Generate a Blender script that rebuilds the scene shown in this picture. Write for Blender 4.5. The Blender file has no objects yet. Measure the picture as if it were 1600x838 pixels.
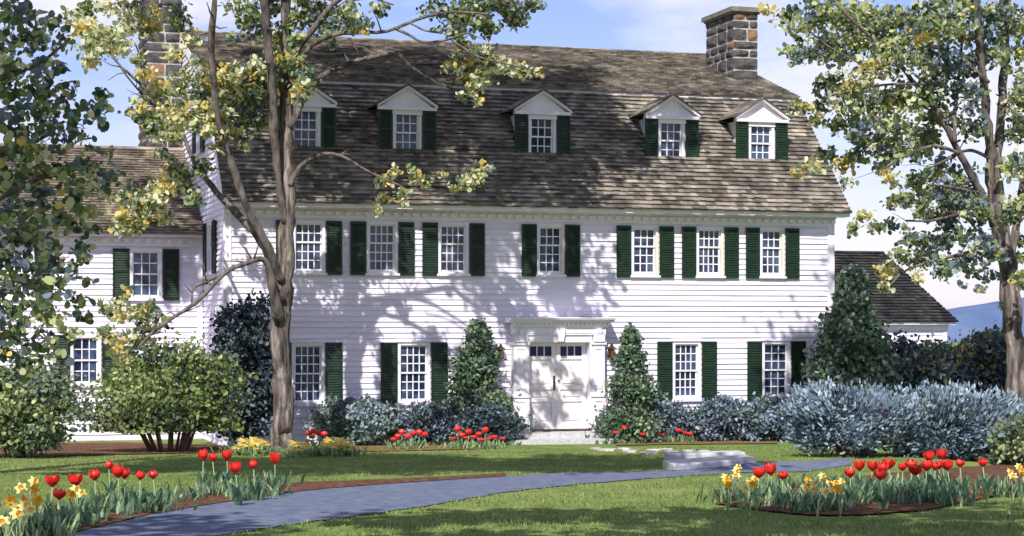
import bpy, math, random
import numpy as np
from mathutils import Vector, Matrix

S = bpy.context.scene
COL = S.collection
rad = math.radians

# ------------------------------------------------------------------ camera, sky, sun, exposure
FPX = 2950.0                        # focal length in pixels of the 1600 px wide photograph
TH = rad(17)
FW = Vector((math.sin(TH), math.cos(TH), 0)); RT = Vector((math.cos(TH), -math.sin(TH), 0))
CAM = Vector((-6.47, -44.03, 2.91))
cd = bpy.data.cameras.new("camera"); cam = bpy.data.objects.new("camera", cd); COL.objects.link(cam)
cam.location = CAM; cam.rotation_euler = (rad(90), 0, -TH)
cd.sensor_width = 36; cd.lens = 36 * FPX / 1600; cd.shift_y = 86 / 1600
cd.clip_start = 0.1; cd.clip_end = 8000
S.camera = cam
S.view_settings.view_transform = 'Standard'; S.view_settings.look = 'None'
S.view_settings.exposure = 0.40; S.view_settings.gamma = 1; S.view_settings.use_curve_mapping = False

SUN = Vector((0.55, 1.0, -1.12)).normalized()     # direction the light travels
sun_el = math.asin(-SUN.z); sun_az = math.atan2(-SUN.x, -SUN.y)   # azimuth from +Y towards +X
W = bpy.data.worlds.new("World"); S.world = W; W.use_nodes = True
nt = W.node_tree; nt.nodes.clear()
N = nt.nodes.new
out = N('ShaderNodeOutputWorld'); bg = N('ShaderNodeBackground'); bg.inputs[1].default_value = 0.125
sky = N('ShaderNodeTexSky'); sky.sky_type = 'NISHITA'; sky.sun_disc = False
sky.sun_elevation = sun_el; sky.sun_rotation = sun_az; sky.air_density = 1.0; sky.dust_density = 0.4; sky.ozone_density = 2.5
tc = N('ShaderNodeTexCoord'); mp = N('ShaderNodeMapping'); mp.inputs['Scale'].default_value = (1, 1, 2.6); mp.inputs['Location'].default_value = (3.1, 0.4, 0.9)
nz = N('ShaderNodeTexNoise'); nz.inputs['Scale'].default_value = 4.2; nz.inputs['Detail'].default_value = 7; nz.inputs['Roughness'].default_value = 0.55
rp = N('ShaderNodeValToRGB'); rp.color_ramp.elements[0].position = 0.46; rp.color_ramp.elements[1].position = 0.60
rp.color_ramp.elements[0].color = (0, 0, 0, 1); rp.color_ramp.elements[1].color = (0.9, 0.9, 0.9, 1)
mx = N('ShaderNodeMix'); mx.data_type = 'RGBA'
mx.inputs[7].default_value = (6.1, 6.0, 6.35, 1)
tint = N('ShaderNodeMix'); tint.data_type = 'RGBA'; tint.blend_type = 'MULTIPLY'; tint.inputs[0].default_value = 1; tint.inputs[7].default_value = (0.76, 0.69, 0.95, 1)
L = nt.links.new
L(tc.outputs['Generated'], mp.inputs[0]); L(mp.outputs[0], nz.inputs[0]); L(nz.outputs[0], rp.inputs[0])
L(sky.outputs[0], tint.inputs[6]); L(tint.outputs[2], mx.inputs[6]); L(rp.outputs[0], mx.inputs[0])
L(mx.outputs[2], bg.inputs[0]); L(bg.outputs[0], out.inputs[0])
sd = bpy.data.lights.new("sun", 'SUN'); sd.energy = 4.4; sd.angle = rad(0.5); sd.color = (1.0, 0.955, 0.89)
so = bpy.data.objects.new("sun", sd); COL.objects.link(so); so.rotation_euler = SUN.to_track_quat('-Z', 'Y').to_euler(); so.location = (-20, -40, 40)

# ------------------------------------------------------------------ helpers
def ray(px, py):
    return FW + RT * ((px - 800) / FPX) + Vector((0, 0, (505 - py) / FPX))
def at(px, py, d):                  # point at forward distance d
    return CAM + ray(px, py) * d
def on_y(px, py, y):
    r = ray(px, py); return CAM + r * ((y - CAM.y) / r.y)
def smooth(a, b, t):
    t = min(1, max(0, (t - a) / (b - a))); return t * t * (3 - 2 * t)
def depth_of(x, y): return (x - CAM.x) * FW.x + (y - CAM.y) * FW.y
def side_of(x, y): return (x - CAM.x) * RT.x + (y - CAM.y) * RT.y
def gh_ds(d, s):                    # ground height from forward distance and sideways offset
    h = max(0.0, 1.615 - 0.0355 * d)
    b = smooth(30.6, 32.6, d) * (1 - smooth(36.0, 45, d)) * smooth(2.2, 3.6, s) * (1 - smooth(6.6, 9, s))
    h += 0.13 * b
    if d > 75: h -= 0.02 * (d - 75) ** 1.1
    return max(h, -9)
def gh(x, y): return gh_ds(depth_of(x, y), side_of(x, y))
def ground(px, py, lift=0.0):
    d = 5.0
    r = ray(px, py)
    while d < 300:
        p = CAM + r * d
        if p.z <= gh(p.x, p.y): break
        d += 0.05
    lo, hi = d - 0.05, d
    for _ in range(12):
        m = (lo + hi) / 2; p = CAM + r * m
        if p.z <= gh(p.x, p.y): hi = m
        else: lo = m
    p = CAM + r * hi
    return Vector((p.x, p.y, gh(p.x, p.y) + lift))

def tag(o, label=None, cat=None, group=None, kind=None):
    if label: o['label'] = label
    if cat: o['category'] = cat
    if group: o['group'] = group
    if kind: o['kind'] = kind
    return o
def empty(name, loc=(0, 0, 0), rz=0, parent=None):
    o = bpy.data.objects.new(name, None); COL.objects.link(o); o.location = loc; o.rotation_euler.z = rz
    o.empty_display_size = 0.2
    if parent: o.parent = parent
    return o
def kids(o): return [c for c in bpy.data.objects if c.parent == o]
def copy_tree(o, cache):
    c = o.copy(); COL.objects.link(c)
    for ch in cache:
        d = ch.copy(); COL.objects.link(d); d.parent = c
    return c

class MB:
    def __init__(s): s.v = []; s.f = []; s.m = []
    def quad(s, a, b, c, d, m=0):
        n = len(s.v); s.v += [tuple(a), tuple(b), tuple(c), tuple(d)]; s.f.append((n, n+1, n+2, n+3)); s.m.append(m)
    def poly(s, pts, m=0):
        n = len(s.v); s.v += [tuple(p) for p in pts]; s.f.append(tuple(range(n, n+len(pts)))); s.m.append(m)
    def box(s, x0, x1, y0, y1, z0, z1, m=0, T=None):
        c = [(x0,y0,z0),(x1,y0,z0),(x1,y1,z0),(x0,y1,z0),(x0,y0,z1),(x1,y0,z1),(x1,y1,z1),(x0,y1,z1)]
        if T: c = [tuple(T @ Vector(p)) for p in c]
        n = len(s.v); s.v += c
        for q in ((0,3,2,1),(4,5,6,7),(0,1,5,4),(1,2,6,5),(2,3,7,6),(3,0,4,7)):
            s.f.append(tuple(n+i for i in q)); s.m.append(m)
    def prism(s, prof, a, b, axis='x', m=0):  # closed profile, extruded a->b. axis x: prof is (y,z); axis y: prof is (x,z); axis z: (x,y)
        def P(p, t):
            return (t, p[0], p[1]) if axis == 'x' else (p[0], t, p[1]) if axis == 'y' else (p[0], p[1], t)
        n = len(s.v); k = len(prof)
        s.v += [P(p, a) for p in prof] + [P(p, b) for p in prof]
        for i in range(k):
            j = (i+1) % k; s.f.append((n+i, n+j, n+k+j, n+k+i)); s.m.append(m)
        s.f.append(tuple(n+i for i in reversed(range(k)))); s.m.append(m)
        s.f.append(tuple(n+k+i for i in range(k))); s.m.append(m)
    def tube(s, pts, rr, sides=8, m=0, cap=True):
        pts = [Vector(p) for p in pts]; rings = []
        up = Vector((0.3, -0.9, 0.2)).normalized()
        for i, p in enumerate(pts):
            t = (pts[min(i+1, len(pts)-1)] - pts[max(i-1, 0)]).normalized()
            a = t.cross(up)
            if a.length < 1e-3: a = t.cross(Vector((1, 0, 0)))
            a.normalize(); b = t.cross(a).normalized()
            n = len(s.v); r = rr[i]
            for k in range(sides):
                w = 2*math.pi*k/sides
                s.v.append(tuple(p + a*math.cos(w)*r + b*math.sin(w)*r))
            rings.append(n)
        for i in range(len(rings)-1):
            for k in range(sides):
                k2 = (k+1) % sides
                s.f.append((rings[i]+k, rings[i]+k2, rings[i+1]+k2, rings[i+1]+k)); s.m.append(m)
        if cap:
            s.f.append(tuple(rings[0]+k for k in reversed(range(sides)))); s.m.append(m)
            s.f.append(tuple(rings[-1]+k for k in range(sides))); s.m.append(m)
    def build(s, name, mats, parent=None, smoothed=False, tone=False, loc=None, rz=0, recalc=True):
        me = bpy.data.meshes.new(name); me.from_pydata(s.v, [], s.f)
        if not isinstance(mats, (list, tuple)): mats = [mats]
        for m in mats: me.materials.append(m)
        me.polygons.foreach_set('material_index', s.m)
        if smoothed: me.polygons.foreach_set('use_smooth', [True]*len(s.f))
        if recalc:
            import bmesh
            bm = bmesh.new(); bm.from_mesh(me); bmesh.ops.recalc_face_normals(bm, faces=bm.faces); bm.to_mesh(me); bm.free()
        if tone:
            r = np.random.default_rng(len(s.f)).random(len(s.f)).astype(np.float32)
            at_ = me.attributes.new('tone', 'FLOAT', 'FACE'); at_.data.foreach_set('value', r)
        me.update()
        o = bpy.data.objects.new(name, me); COL.objects.link(o)
        if parent: o.parent = parent
        if loc is not None: o.location = loc
        o.rotation_euler.z = rz
        return o

# ------------------------------------------------------------------ materials
def new_mat(name):
    m = bpy.data.materials.new(name); m.use_nodes = True
    return m, m.node_tree, m.node_tree.nodes['Principled BSDF']
def noise_mat(name, c1, c2, scale=5, rough=0.7, bump=0.0, stretch=(1,1,1), detail=5, lo=0.35, hi=0.65, tone=0.0, spec=0.3, bscale=None, c3=None, coord='Object'):
    m, t, b = new_mat(name)
    n = t.nodes.new; l = t.links.new
    tc = n('ShaderNodeTexCoord'); mp = n('ShaderNodeMapping'); mp.inputs['Scale'].default_value = stretch
    nz = n('ShaderNodeTexNoise'); nz.inputs['Scale'].default_value = scale; nz.inputs['Detail'].default_value = detail; nz.inputs['Roughness'].default_value = 0.6
    rp = n('ShaderNodeValToRGB'); rp.color_ramp.elements[0].position = lo; rp.color_ramp.elements[1].position = hi
    rp.color_ramp.elements[0].color = (*c1, 1); rp.color_ramp.elements[1].color = (*c2, 1)
    if c3:
        e = rp.color_ramp.elements.new((lo+hi)/2); e.color = (*c3, 1)
    l(tc.outputs[coord], mp.inputs[0]); l(mp.outputs[0], nz.inputs[0]); l(nz.outputs[0], rp.inputs[0])
    col = rp.outputs[0]
    if tone:
        a = n('ShaderNodeAttribute'); a.attribute_name = 'tone'
        mr = n('ShaderNodeMapRange'); mr.inputs[3].default_value = 1-tone; mr.inputs[4].default_value = 1+tone
        mm = n('ShaderNodeVectorMath'); mm.operation = 'SCALE'
        l(a.outputs['Fac'], mr.inputs[0]); l(col, mm.inputs[0]); l(mr.outputs[0], mm.inputs['Scale']); col = mm.outputs[0]
    l(col, b.inputs['Base Color'])
    b.inputs['Roughness'].default_value = rough; b.inputs['Specular IOR Level'].default_value = spec
    if bump:
        nb = n('ShaderNodeTexNoise'); nb.inputs['Scale'].default_value = bscale or scale*3; nb.inputs['Detail'].default_value = 4
        bp = n('ShaderNodeBump'); bp.inputs['Strength'].default_value = bump; bp.inputs['Distance'].default_value = 0.03
        l(mp.outputs[0], nb.inputs[0]); l(nb.outputs[0], bp.inputs['Height']); l(bp.outputs[0], b.inputs['Normal'])
    return m
def leaf_mat(name, c, var=0.45, trans=0.42):
    m, t, b = new_mat(name)
    n = t.nodes.new; l = t.links.new
    a = n('ShaderNodeAttribute'); a.attribute_name = 'tone'
    mr = n('ShaderNodeMapRange'); mr.inputs[3].default_value = 1-var; mr.inputs[4].default_value = 1+var
    mm = n('ShaderNodeVectorMath'); mm.operation = 'SCALE'; mm.inputs[0].default_value = c
    l(a.outputs['Fac'], mr.inputs[0]); l(mr.outputs[0], mm.inputs['Scale'])
    l(mm.outputs[0], b.inputs['Base Color']); b.inputs['Roughness'].default_value = 0.55; b.inputs['Specular IOR Level'].default_value = 0.3
    tr = n('ShaderNodeBsdfTranslucent'); ms = n('ShaderNodeMixShader'); ms.inputs[0].default_value = trans
    l(mm.outputs[0], tr.inputs[0]); l(b.outputs[0], ms.inputs[1]); l(tr.outputs[0], ms.inputs[2])
    l(ms.outputs[0], t.nodes['Material Output'].inputs[0])
    return m

M = {}
M['siding'] = noise_mat('shade lavender clapboard', (0.74,0.69,0.83), (0.86,0.815,0.92), 1.1, 0.6, 0.15, (0.4,1,6), bscale=30, tone=0.055)  # lavender of the wall shade mixed into the white paint colour
M['trim'] = noise_mat('white trim paint', (0.79,0.745,0.83), (0.87,0.83,0.90), 3, 0.5, 0.05)
M['sash'] = noise_mat('white sash paint', (0.82,0.82,0.83), (0.88,0.88,0.88), 3, 0.5)
M['cream'] = noise_mat('cream casing paint', (0.72,0.66,0.56), (0.78,0.74,0.66), 3, 0.5)
M['shutter'] = noise_mat('dark green shutter paint', (0.004,0.017,0.008), (0.010,0.034,0.015), 9, 0.4, 0.1, spec=0.4)
M['roof'] = noise_mat('weathered cedar shingle', (0.088,0.080,0.073), (0.355,0.315,0.26), 1.6, 0.9, 0.4, (1,1,1), lo=0.3, hi=0.72, tone=0.5, spec=0.1, bscale=25, c3=(0.195,0.173,0.147))
M['roof_wing'] = noise_mat('brown cedar shingle', (0.11,0.09,0.077), (0.31,0.26,0.205), 1.8, 0.9, 0.4, tone=0.45, spec=0.1, bscale=25)
M['roof_shade'] = noise_mat('shade darkened shingle', (0.022,0.024,0.028), (0.065,0.060,0.055), 1.3, 0.85, 0.4, tone=0.4, spec=0.15, bscale=25)  # shadow of the main house painted in as a dark roof colour
M['stone'] = noise_mat('chimney fieldstone', (0.09,0.09,0.105), (0.23,0.21,0.20), 4, 0.9, 0.6, tone=0.45, spec=0.1, bscale=16)
M['stone_red'] = noise_mat('rust fieldstone', (0.20,0.12,0.08), (0.36,0.22,0.14), 5, 0.9, 0.6, tone=0.2, spec=0.1, bscale=16)
M['mortar'] = noise_mat('pale mortar', (0.34,0.33,0.32), (0.55,0.52,0.50), 8, 0.95, 0.3)
M['capstone'] = noise_mat('chimney cap stone', (0.14,0.13,0.11), (0.24,0.22,0.18), 6, 0.9, 0.4)
M['granite'] = noise_mat('granite step', (0.40,0.40,0.42), (0.60,0.59,0.58), 12, 0.8, 0.3, detail=8)
M['flag'] = noise_mat('pale flagstone', (0.45,0.43,0.40), (0.66,0.64,0.60), 5, 0.85, 0.3, tone=0.2)
M['bark'] = noise_mat('tree bark', (0.045,0.037,0.036), (0.34,0.285,0.25), 9, 0.95, 1.0, (1,1,0.13), detail=9, lo=0.38, hi=0.64, spec=0.1, bscale=16, c3=(0.15,0.125,0.11))
M['bark'].node_tree.nodes['Bump'].inputs['Distance'].default_value = 0.09
M['bark_dark'] = noise_mat('dark limb bark', (0.05,0.042,0.042), (0.22,0.185,0.165), 7, 0.95, 0.6, (1,1,0.3), spec=0.1)
M['bark_pink'] = noise_mat('juniper bark', (0.16,0.10,0.09), (0.36,0.25,0.21), 9, 0.95, 0.5, (1,1,0.3), spec=0.1)
M['soil'] = noise_mat('bark mulch soil', (0.07,0.035,0.022), (0.21,0.11,0.07), 9, 1.0, 0.9, detail=9, spec=0.05, bscale=40)
M['soil_tan'] = noise_mat('tan mulch edge', (0.14,0.085,0.035), (0.30,0.20,0.09), 9, 1.0, 0.9, detail=9, spec=0.05, bscale=40)
M['path'] = noise_mat('blue grey stone dust path', (0.10,0.125,0.195), (0.19,0.215,0.295), 6, 0.9, 0.6, detail=10, spec=0.1, bscale=60)
M['lawn'] = noise_mat('lawn turf', (0.10,0.155,0.04), (0.26,0.29,0.10), 0.7, 0.95, 0.8, detail=10, spec=0.05, bscale=35, lo=0.3, hi=0.7, c3=(0.165,0.22,0.065))
M['hill'] = noise_mat('haze tinted hill', (0.085,0.13,0.24), (0.13,0.18,0.30), 0.02, 1.0, 0.0, detail=8, spec=0.0)  # blue of the distance haze put into the hill colour
M['brass'] = noise_mat('aged brass', (0.05,0.03,0.015), (0.22,0.12,0.03), 14, 0.35, 0.1, spec=0.5); M['brass'].node_tree.nodes['Principled BSDF'].inputs['Metallic'].default_value = 0.7
M['iron'] = noise_mat('black iron', (0.012,0.012,0.012), (0.03,0.028,0.026), 12, 0.4)
M['amber'] = noise_mat('amber lantern glass', (0.10,0.06,0.03), (0.25,0.17,0.08), 6, 0.15)
M['door'] = noise_mat('white door paint', (0.82,0.75,0.765), (0.88,0.82,0.82), 3, 0.45, 0.05)
M['threshold'] = noise_mat('dark oak threshold', (0.03,0.02,0.015), (0.08,0.05,0.04), 12, 0.6)
def glass_mat(name, a, b_, scale):
    m = noise_mat(name, a, b_, scale, 0.08, 0.08, (1,1,1), spec=0.45, detail=2, lo=0.42, hi=0.6, bscale=3); return m
M['glass'] = glass_mat('window glass over dark room', (0.014,0.020,0.055), (0.065,0.095,0.18), 2.3)
M['glass_blue'] = glass_mat('deep blue transom glass', (0.012,0.012,0.10), (0.03,0.03,0.18), 3)
M['red'] = noise_mat('red tulip petal', (0.50,0.008,0.006), (0.72,0.035,0.02), 9, 0.45, tone=0.25, spec=0.4)
M['stem'] = noise_mat('pale flower stem', (0.16,0.25,0.11), (0.32,0.42,0.22), 9, 0.6)
M['blade'] = leaf_mat('blue green tulip leaf', (0.11,0.20,0.12), 0.35)
M['blade_yg'] = leaf_mat('fresh green daffodil leaf', (0.34,0.44,0.22), 0.4)
M['daff'] = leaf_mat('pale yellow petal', (0.86,0.80,0.30), 0.12, 0.25)
M['daff_gold'] = leaf_mat('golden petal', (0.85,0.46,0.03), 0.12, 0.25)
LF = {
 'light': leaf_mat('pale spring leaf', (0.50,0.54,0.27), 0.3), 'mid': leaf_mat('mid green leaf', (0.21,0.28,0.11)),
 'dark': leaf_mat('dark green leaf', (0.10,0.15,0.10)), 'slate': leaf_mat('blue grey leaf', (0.21,0.27,0.33)),
 'gold': leaf_mat('golden young leaf', (0.72,0.55,0.16), 0.25), 'cream': leaf_mat('cream blossom', (0.78,0.77,0.52), 0.15),
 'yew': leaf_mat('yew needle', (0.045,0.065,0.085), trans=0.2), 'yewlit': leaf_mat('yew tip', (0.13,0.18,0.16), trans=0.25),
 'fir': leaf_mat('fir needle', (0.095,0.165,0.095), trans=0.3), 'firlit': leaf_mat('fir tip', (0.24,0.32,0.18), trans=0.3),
 'bluej': leaf_mat('blue juniper spray', (0.36,0.45,0.52), 0.3, 0.25), 'bluej2': leaf_mat('deep juniper spray', (0.16,0.215,0.28), 0.4, 0.2),
 'greyg': leaf_mat('grey green leaf', (0.25,0.31,0.26), 0.35), 'rhodo': leaf_mat('bright shrub leaf', (0.24,0.32,0.09), 0.4),
 'olive': leaf_mat('olive leaf', (0.27,0.27,0.13), 0.4),
}

# ------------------------------------------------------------------ foliage
def leaves(name, P, size, mi, mats, parent, aspect=1.3, dirs=None, seed=1, jitter=0.6):
    rng = np.random.default_rng(seed); n = len(P)
    a = rng.normal(size=(n, 3))
    if dirs is not None: a = dirs + a*jitter*0.5
    a /= np.linalg.norm(a, axis=1, keepdims=True) + 1e-9
    b = rng.normal(size=(n, 3)); b -= a*(a*b).sum(1, keepdims=True); b /= np.linalg.norm(b, axis=1, keepdims=True) + 1e-9
    c = np.cross(a, b)
    w = np.arange(8)*math.pi/4; s = size[:, None, None]
    asp = (aspect*rng.uniform(0.75, 1.25, n))[:, None, None]
    V = P[:, None, :] + a[:, None, :]*np.cos(w)[None, :, None]*s*asp + b[:, None, :]*np.sin(w)[None, :, None]*s + c[:, None, :]*(np.abs(np.sin(w))[None, :, None]*s*0.3)
    me = bpy.data.meshes.new(name)
    me.vertices.add(n*8); me.vertices.foreach_set('co', V.astype(np.float32).ravel())
    me.loops.add(n*8); me.loops.foreach_set('vertex_index', np.arange(n*8, dtype=np.int32))
    me.polygons.add(n); me.polygons.foreach_set('loop_start', np.arange(0, n*8, 8, dtype=np.int32)); me.polygons.foreach_set('loop_total', np.full(n, 8, dtype=np.int32))
    for m in mats: me.materials.append(m)
    me.polygons.foreach_set('material_index', mi.astype(np.int32))
    t = me.attributes.new('tone', 'FLOAT', 'FACE'); t.data.foreach_set('value', rng.random(n).astype(np.float32))
    me.update(calc_edges=True); me.validate()
    o = bpy.data.objects.new(name, me); COL.objects.link(o)
    if parent: o.parent = parent
    return o
def ball(rng, n):
    v = rng.normal(size=(n, 3)); v /= np.linalg.norm(v, axis=1, keepdims=True); return v*(rng.random((n, 1))**(1/3))
def clump_points(blobs, rng, sub=9, spread=0.27):
    """blobs: (centre, radius, n, palette weights). Returns points and material indices; each sub-clump leans to one tone."""
    P = []; MI = []; SZ = []
    for bl in blobs:
        c, r, n, w = bl[:4]; sz_ = bl[4] if len(bl) > 4 else 0
        k = max(2, int(sub*max(1, r))); cc = ball(rng, k)*r*0.85 + np.array(c)
        w = np.array(w, float)/sum(w)
        for j in range(k):
            m = max(1, int(n/k)); SZ.append(np.full(m, float(sz_))); P.append(rng.normal(size=(m, 3))*r*spread*np.array([1.2, 1.2, 0.7]) + cc[j])
            t = rng.choice(len(w), p=w); pick = rng.random(m) < 0.66
            MI.append(np.where(pick, t, rng.choice(len(w), size=m, p=w)))
    return np.concatenate(P), np.concatenate(MI), np.concatenate(SZ)

def catmull(pts, rr, step=4):
    P = [Vector(p) for p in pts]; out_p = []; out_r = []
    for i in range(len(P)-1):
        p0, p1, p2, p3 = P[max(i-1, 0)], P[i], P[i+1], P[min(i+2, len(P)-1)]
        for k in range(step):
            t = k/step
            out_p.append(0.5*((2*p1)+(p2-p0)*t+(2*p0-5*p1+4*p2-p3)*t*t+(3*p1-p0-3*p2+p3)*t**3)); out_r.append(rr[i]*(1-t)+rr[i+1]*t)
    out_p.append(P[-1]); out_r.append(rr[-1]); return out_p, out_r
def limb(mb, pts, rr, rnd, wob=0.25, sides=8, m=0):
    p, r = catmull(pts, rr)
    p = [q + Vector((rnd.uniform(-1, 1), rnd.uniform(-1, 1), rnd.uniform(-1, 1)))*(r[i]*wob if 0 < i < len(p)-1 else 0) for i, q in enumerate(p)]
    r = [x*rnd.uniform(0.9, 1.1) for x in r]
    mb.tube(p, r, sides, m)
    return p, r
def twigs(mb, p, r, rnd, n, length, m=0):
    ends = []
    for _ in range(n):
        i = rnd.randrange(len(p)//3, len(p)); q = p[i]
        d = Vector((rnd.uniform(-1, 1), rnd.uniform(-1, 1), rnd.uniform(-0.3, 0.9))).normalized()*length*rnd.uniform(0.5, 1.2)
        mid = q + d*0.5 + Vector((0, 0, rnd.uniform(-0.1, 0.1)))*length
        r0 = max(0.008, min(r[i]*0.5, 0.025)); mb.tube([q, mid, q+d], [r0, r0*0.7, r0*0.35], 5, m); ends.append(q+d)
    return ends

def shrub(name, label, cat, pos, w, dpt, h, pal, n, size, seed, shape='dome', lobes=None, lift=0.0, aspect=1.4, group=None, spiky=0.0, stems=5, stem_h=0.5, bark='bark_dark', sub=60):
    rng = np.random.default_rng(seed); rnd = random.Random(seed)
    if not spiky: size *= 0.58; n = int(n*2.6)
    root = empty(name, pos); tag(root, label, cat, group)
    mats = [LF[k] for k, _ in pal]; wts = np.array([x for _, x in pal], float); wts /= wts.sum()
    lob = lobes or [(0, 0, 0, 1, 1, 1)]         # relative offsets and scale
    Ps = []; MIs = []; D = []
    for lx, ly, lz, sx, sy, sz in lob:
        k = max(6, int(sub*sx*sz/len(lob)**0.5)); m = int(n/len(lob)/k)+1
        for j in range(k):
            u = ball(rng, 1)[0]; u = u/np.linalg.norm(u)*rng.uniform(0.6, 1.08)
            if shape == 'cone':
                t = rng.random()**1.35; ang = rng.random()*2*math.pi; rr = (1-t)**0.8*rng.uniform(0.5, 1.12)*(0.82+0.3*math.sin(t*21+ang*2)*0.6)+0.03
                c = np.array([math.cos(ang)*rr*w/2, math.sin(ang)*rr*dpt/2, t*h]); sp = 0.16*w*(1-0.7*t)
                nr = np.array([math.cos(ang), math.sin(ang), 0.5])
            else:
                if u[2] < -0.75: u[2] = -u[2]
                c = np.array([(lx+u[0]*sx)*w/2, (ly+u[1]*sy)*dpt/2, (0.5+lz+u[2]*0.5*sz)*h]); sp = 0.10*min(w, h*1.3)
                nr = u + np.array([0, 0, 0.5])
            p = rng.normal(size=(m, 3))*sp*np.array([1, 1, 0.75]) + c; p[:, 2] = np.maximum(p[:, 2], 0.03+lift*h+rng.random(m)*0.05)
            Ps.append(p); t_ = rng.choice(len(wts), p=wts)
            MIs.append(np.where(rng.random(m) < 0.6, t_, rng.choice(len(wts), size=m, p=wts))); D.append(np.tile(nr, (m, 1)))
    P = np.concatenate(Ps); MI = np.concatenate(MIs); D = np.concatenate(D)
    sz_ = size*rng.uniform(0.6, 1.35, len(P))
    leaves('foliage', P, sz_, MI, mats, root, aspect, D if spiky else None, seed, 1-spiky if spiky else 0.6)
    mb = MB()
    for _ in range(stems):
        a = rnd.uniform(0, 6.28); q = rnd.uniform(0.3, 0.8)
        tip = Vector((math.cos(a)*w/2*q, math.sin(a)*dpt/2*q, h*stem_h*rnd.uniform(0.8, 1.3)))
        b0 = Vector((tip.x*0.35+rnd.uniform(-0.05, 0.05), tip.y*0.35, -0.05))
        mb.tube([b0, b0.lerp(tip, 0.5)+Vector((0, 0, 0.1*h)), tip], [0.022*w**0.5, 0.017*w**0.5, 0.008], 6)
    if shape == 'cone': mb.tube([(0, 0, -0.05), (0, 0, h*0.5), (0, 0, h*0.97)], [0.07, 0.045, 0.01], 6)
    mb.build('stem', M[bark], root, True)
    return root

# ================================================================== SETTING
# terrain sheet laid on a (distance, side) grid
def grid_vals(a, b, segs):
    out_ = []
    for lo, hi, st in segs:
        k = max(1, int(round((hi-lo)/st)));
        out_ += [lo + (hi-lo)*i/k for i in range(k)]
    return out_ + [segs[-1][1]]
dv = grid_vals(0, 0, [(-60, 0, 15), (0, 30, 3), (30, 45.5, 0.5), (45.5, 75, 5), (75, 300, 25), (300, 2600, 300)])
sv = grid_vals(0, 0, [(-1500, -100, 200), (-100, -20, 20), (-20, 0, 4), (0, 10, 0.5), (10, 20, 2.5), (20, 100, 16), (100, 1500, 200)])
mb = MB(); nd, ns = len(dv), len(sv)
for d in dv:
    for s_ in sv:
        p = CAM + FW*d + RT*s_; mb.v.append((p.x, p.y, gh_ds(d, s_)))
for i in range(nd-1):
    for j in range(ns-1):
        a = i*ns+j; mb.f.append((a, a+1, a+ns+1, a+ns)); mb.m.append(0)
tag(mb.build('lawn', M['lawn'], smoothed=True), 'green lawn rolling gently down to the white house', 'lawn', kind='structure')

def band(name, up, lo, mat, lift, n=90, thick=0.0):
    """strip between two pixel polylines on the ground."""
    def samp(pl, t):
        x = pl[0][0] + (pl[-1][0]-pl[0][0])*t
        for (xa, ya), (xb, yb) in zip(pl, pl[1:]):
            if xa <= x <= xb: return x, ya+(yb-ya)*(x-xa)/(xb-xa)
        return pl[-1]
    mb = MB(); K = 5; rows = []
    rnd = random.Random(len(name)+n)
    for i in range(n+1):
        t = i/n; a = ground(*samp(up, t)); b = ground(*samp(lo, t))
        e = (a-b).normalized()*rnd.uniform(-0.06, 0.06); e2 = (a-b).normalized()*rnd.uniform(-0.06, 0.06)
        a = a+e; b = b+e2
        r = []
        for k in range(K+1):
            p = b.lerp(a, k/K); cr = thick*math.sin(math.pi*k/K)
            r.append(len(mb.v)); mb.v.append((p.x, p.y, gh(p.x, p.y)+lift+cr))
        rows.append(r)
    for i in range(n):
        for k in range(K):
            mb.f.append((rows[i][k], rows[i+1][k], rows[i+1][k+1], rows[i][k+1])); mb.m.append(0)
    o = mb.build(name, mat, smoothed=True); o['kind'] = 'structure'; return o

path_up = [(-260,905),(0,860),(95,838),(230,806),(340,787),(400,777),(500,765),(600,758),(700,751),(780,746),(900,739),(1000,737.5),(1060,736),(1180,724),(1260,722),(1330,716)]
path_lo = [(60,905),(180,872),(340,838),(450,822),(540,810),(640,796),(720,782),(800,769),(900,758),(1000,750),(1100,743),(1160,739),(1260,738),(1330,728)]
# parameterise both by their own x
band('path', path_up, path_lo, M['path'], 0.012, 110)
o = band('garden_bed', [(-260,860),(-60,818),(0,812),(100,798),(240,774),(320,766),(480,755),(560,752.5),(700,748),(790,743)], [(-260,907),(-60,874),(0,861),(95,840),(230,807),(340,788),(480,768),(560,761),(700,751.5),(790,746)], M['soil'], 0.02, 90, 0.03)
band('garden_bed', [(1118,768),(1200,762),(1300,752),(1400,740),(1500,732),(1640,722),(1800,715)], [(1118,789),(1180,798),(1260,807),(1350,807),(1450,799),(1520,784),(1600,768),(1800,742)], M['soil'], 0.02, 80, 0.04)
band('garden_bed', [(380,701),(600,697.5),(765,696)], [(380,708),(600,706),(765,702.5)], M['soil_tan'], 0.02, 60)
band('garden_bed', [(962,687),(1100,685),(1215,683)], [(962,697),(1100,695),(1215,694)], M['soil_tan'], 0.02, 60)
band('garden_bed', [(-120,696),(60,694),(200,693),(345,697)], [(-120,716),(60,714),(200,711),(345,708)], M['soil'], 0.02, 60)
# distant hills
mb = MB(); rnd = random.Random(3); pr = None
for i in range(161):
    s_ = -900 + i*14; h = 7 + 11*smooth(100, 300, s_) + 5*math.sin(i*0.21)+3*math.sin(i*0.57+1) + rnd.uniform(-0.5, 0.5)
    c = CAM + FW*1150 + RT*s_; row = [(c.x, c.y, -30)]
    for q, hh in ((60, h*0.7), (130, h), (300, h*0.6)):
        p = c + FW*q; row.append((p.x, p.y, hh))
    k = len(mb.v); mb.v += row
    if pr is not None:
        for j in range(3): mb.f.append((pr+j, k+j, k+j+1, pr+j+1)); mb.m.append(0)
    pr = k
tag(mb.build('distant_hills', M['hill'], smoothed=True), 'wooded hills along the far horizon, tinted haze blue', 'hills', kind='structure')

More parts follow.
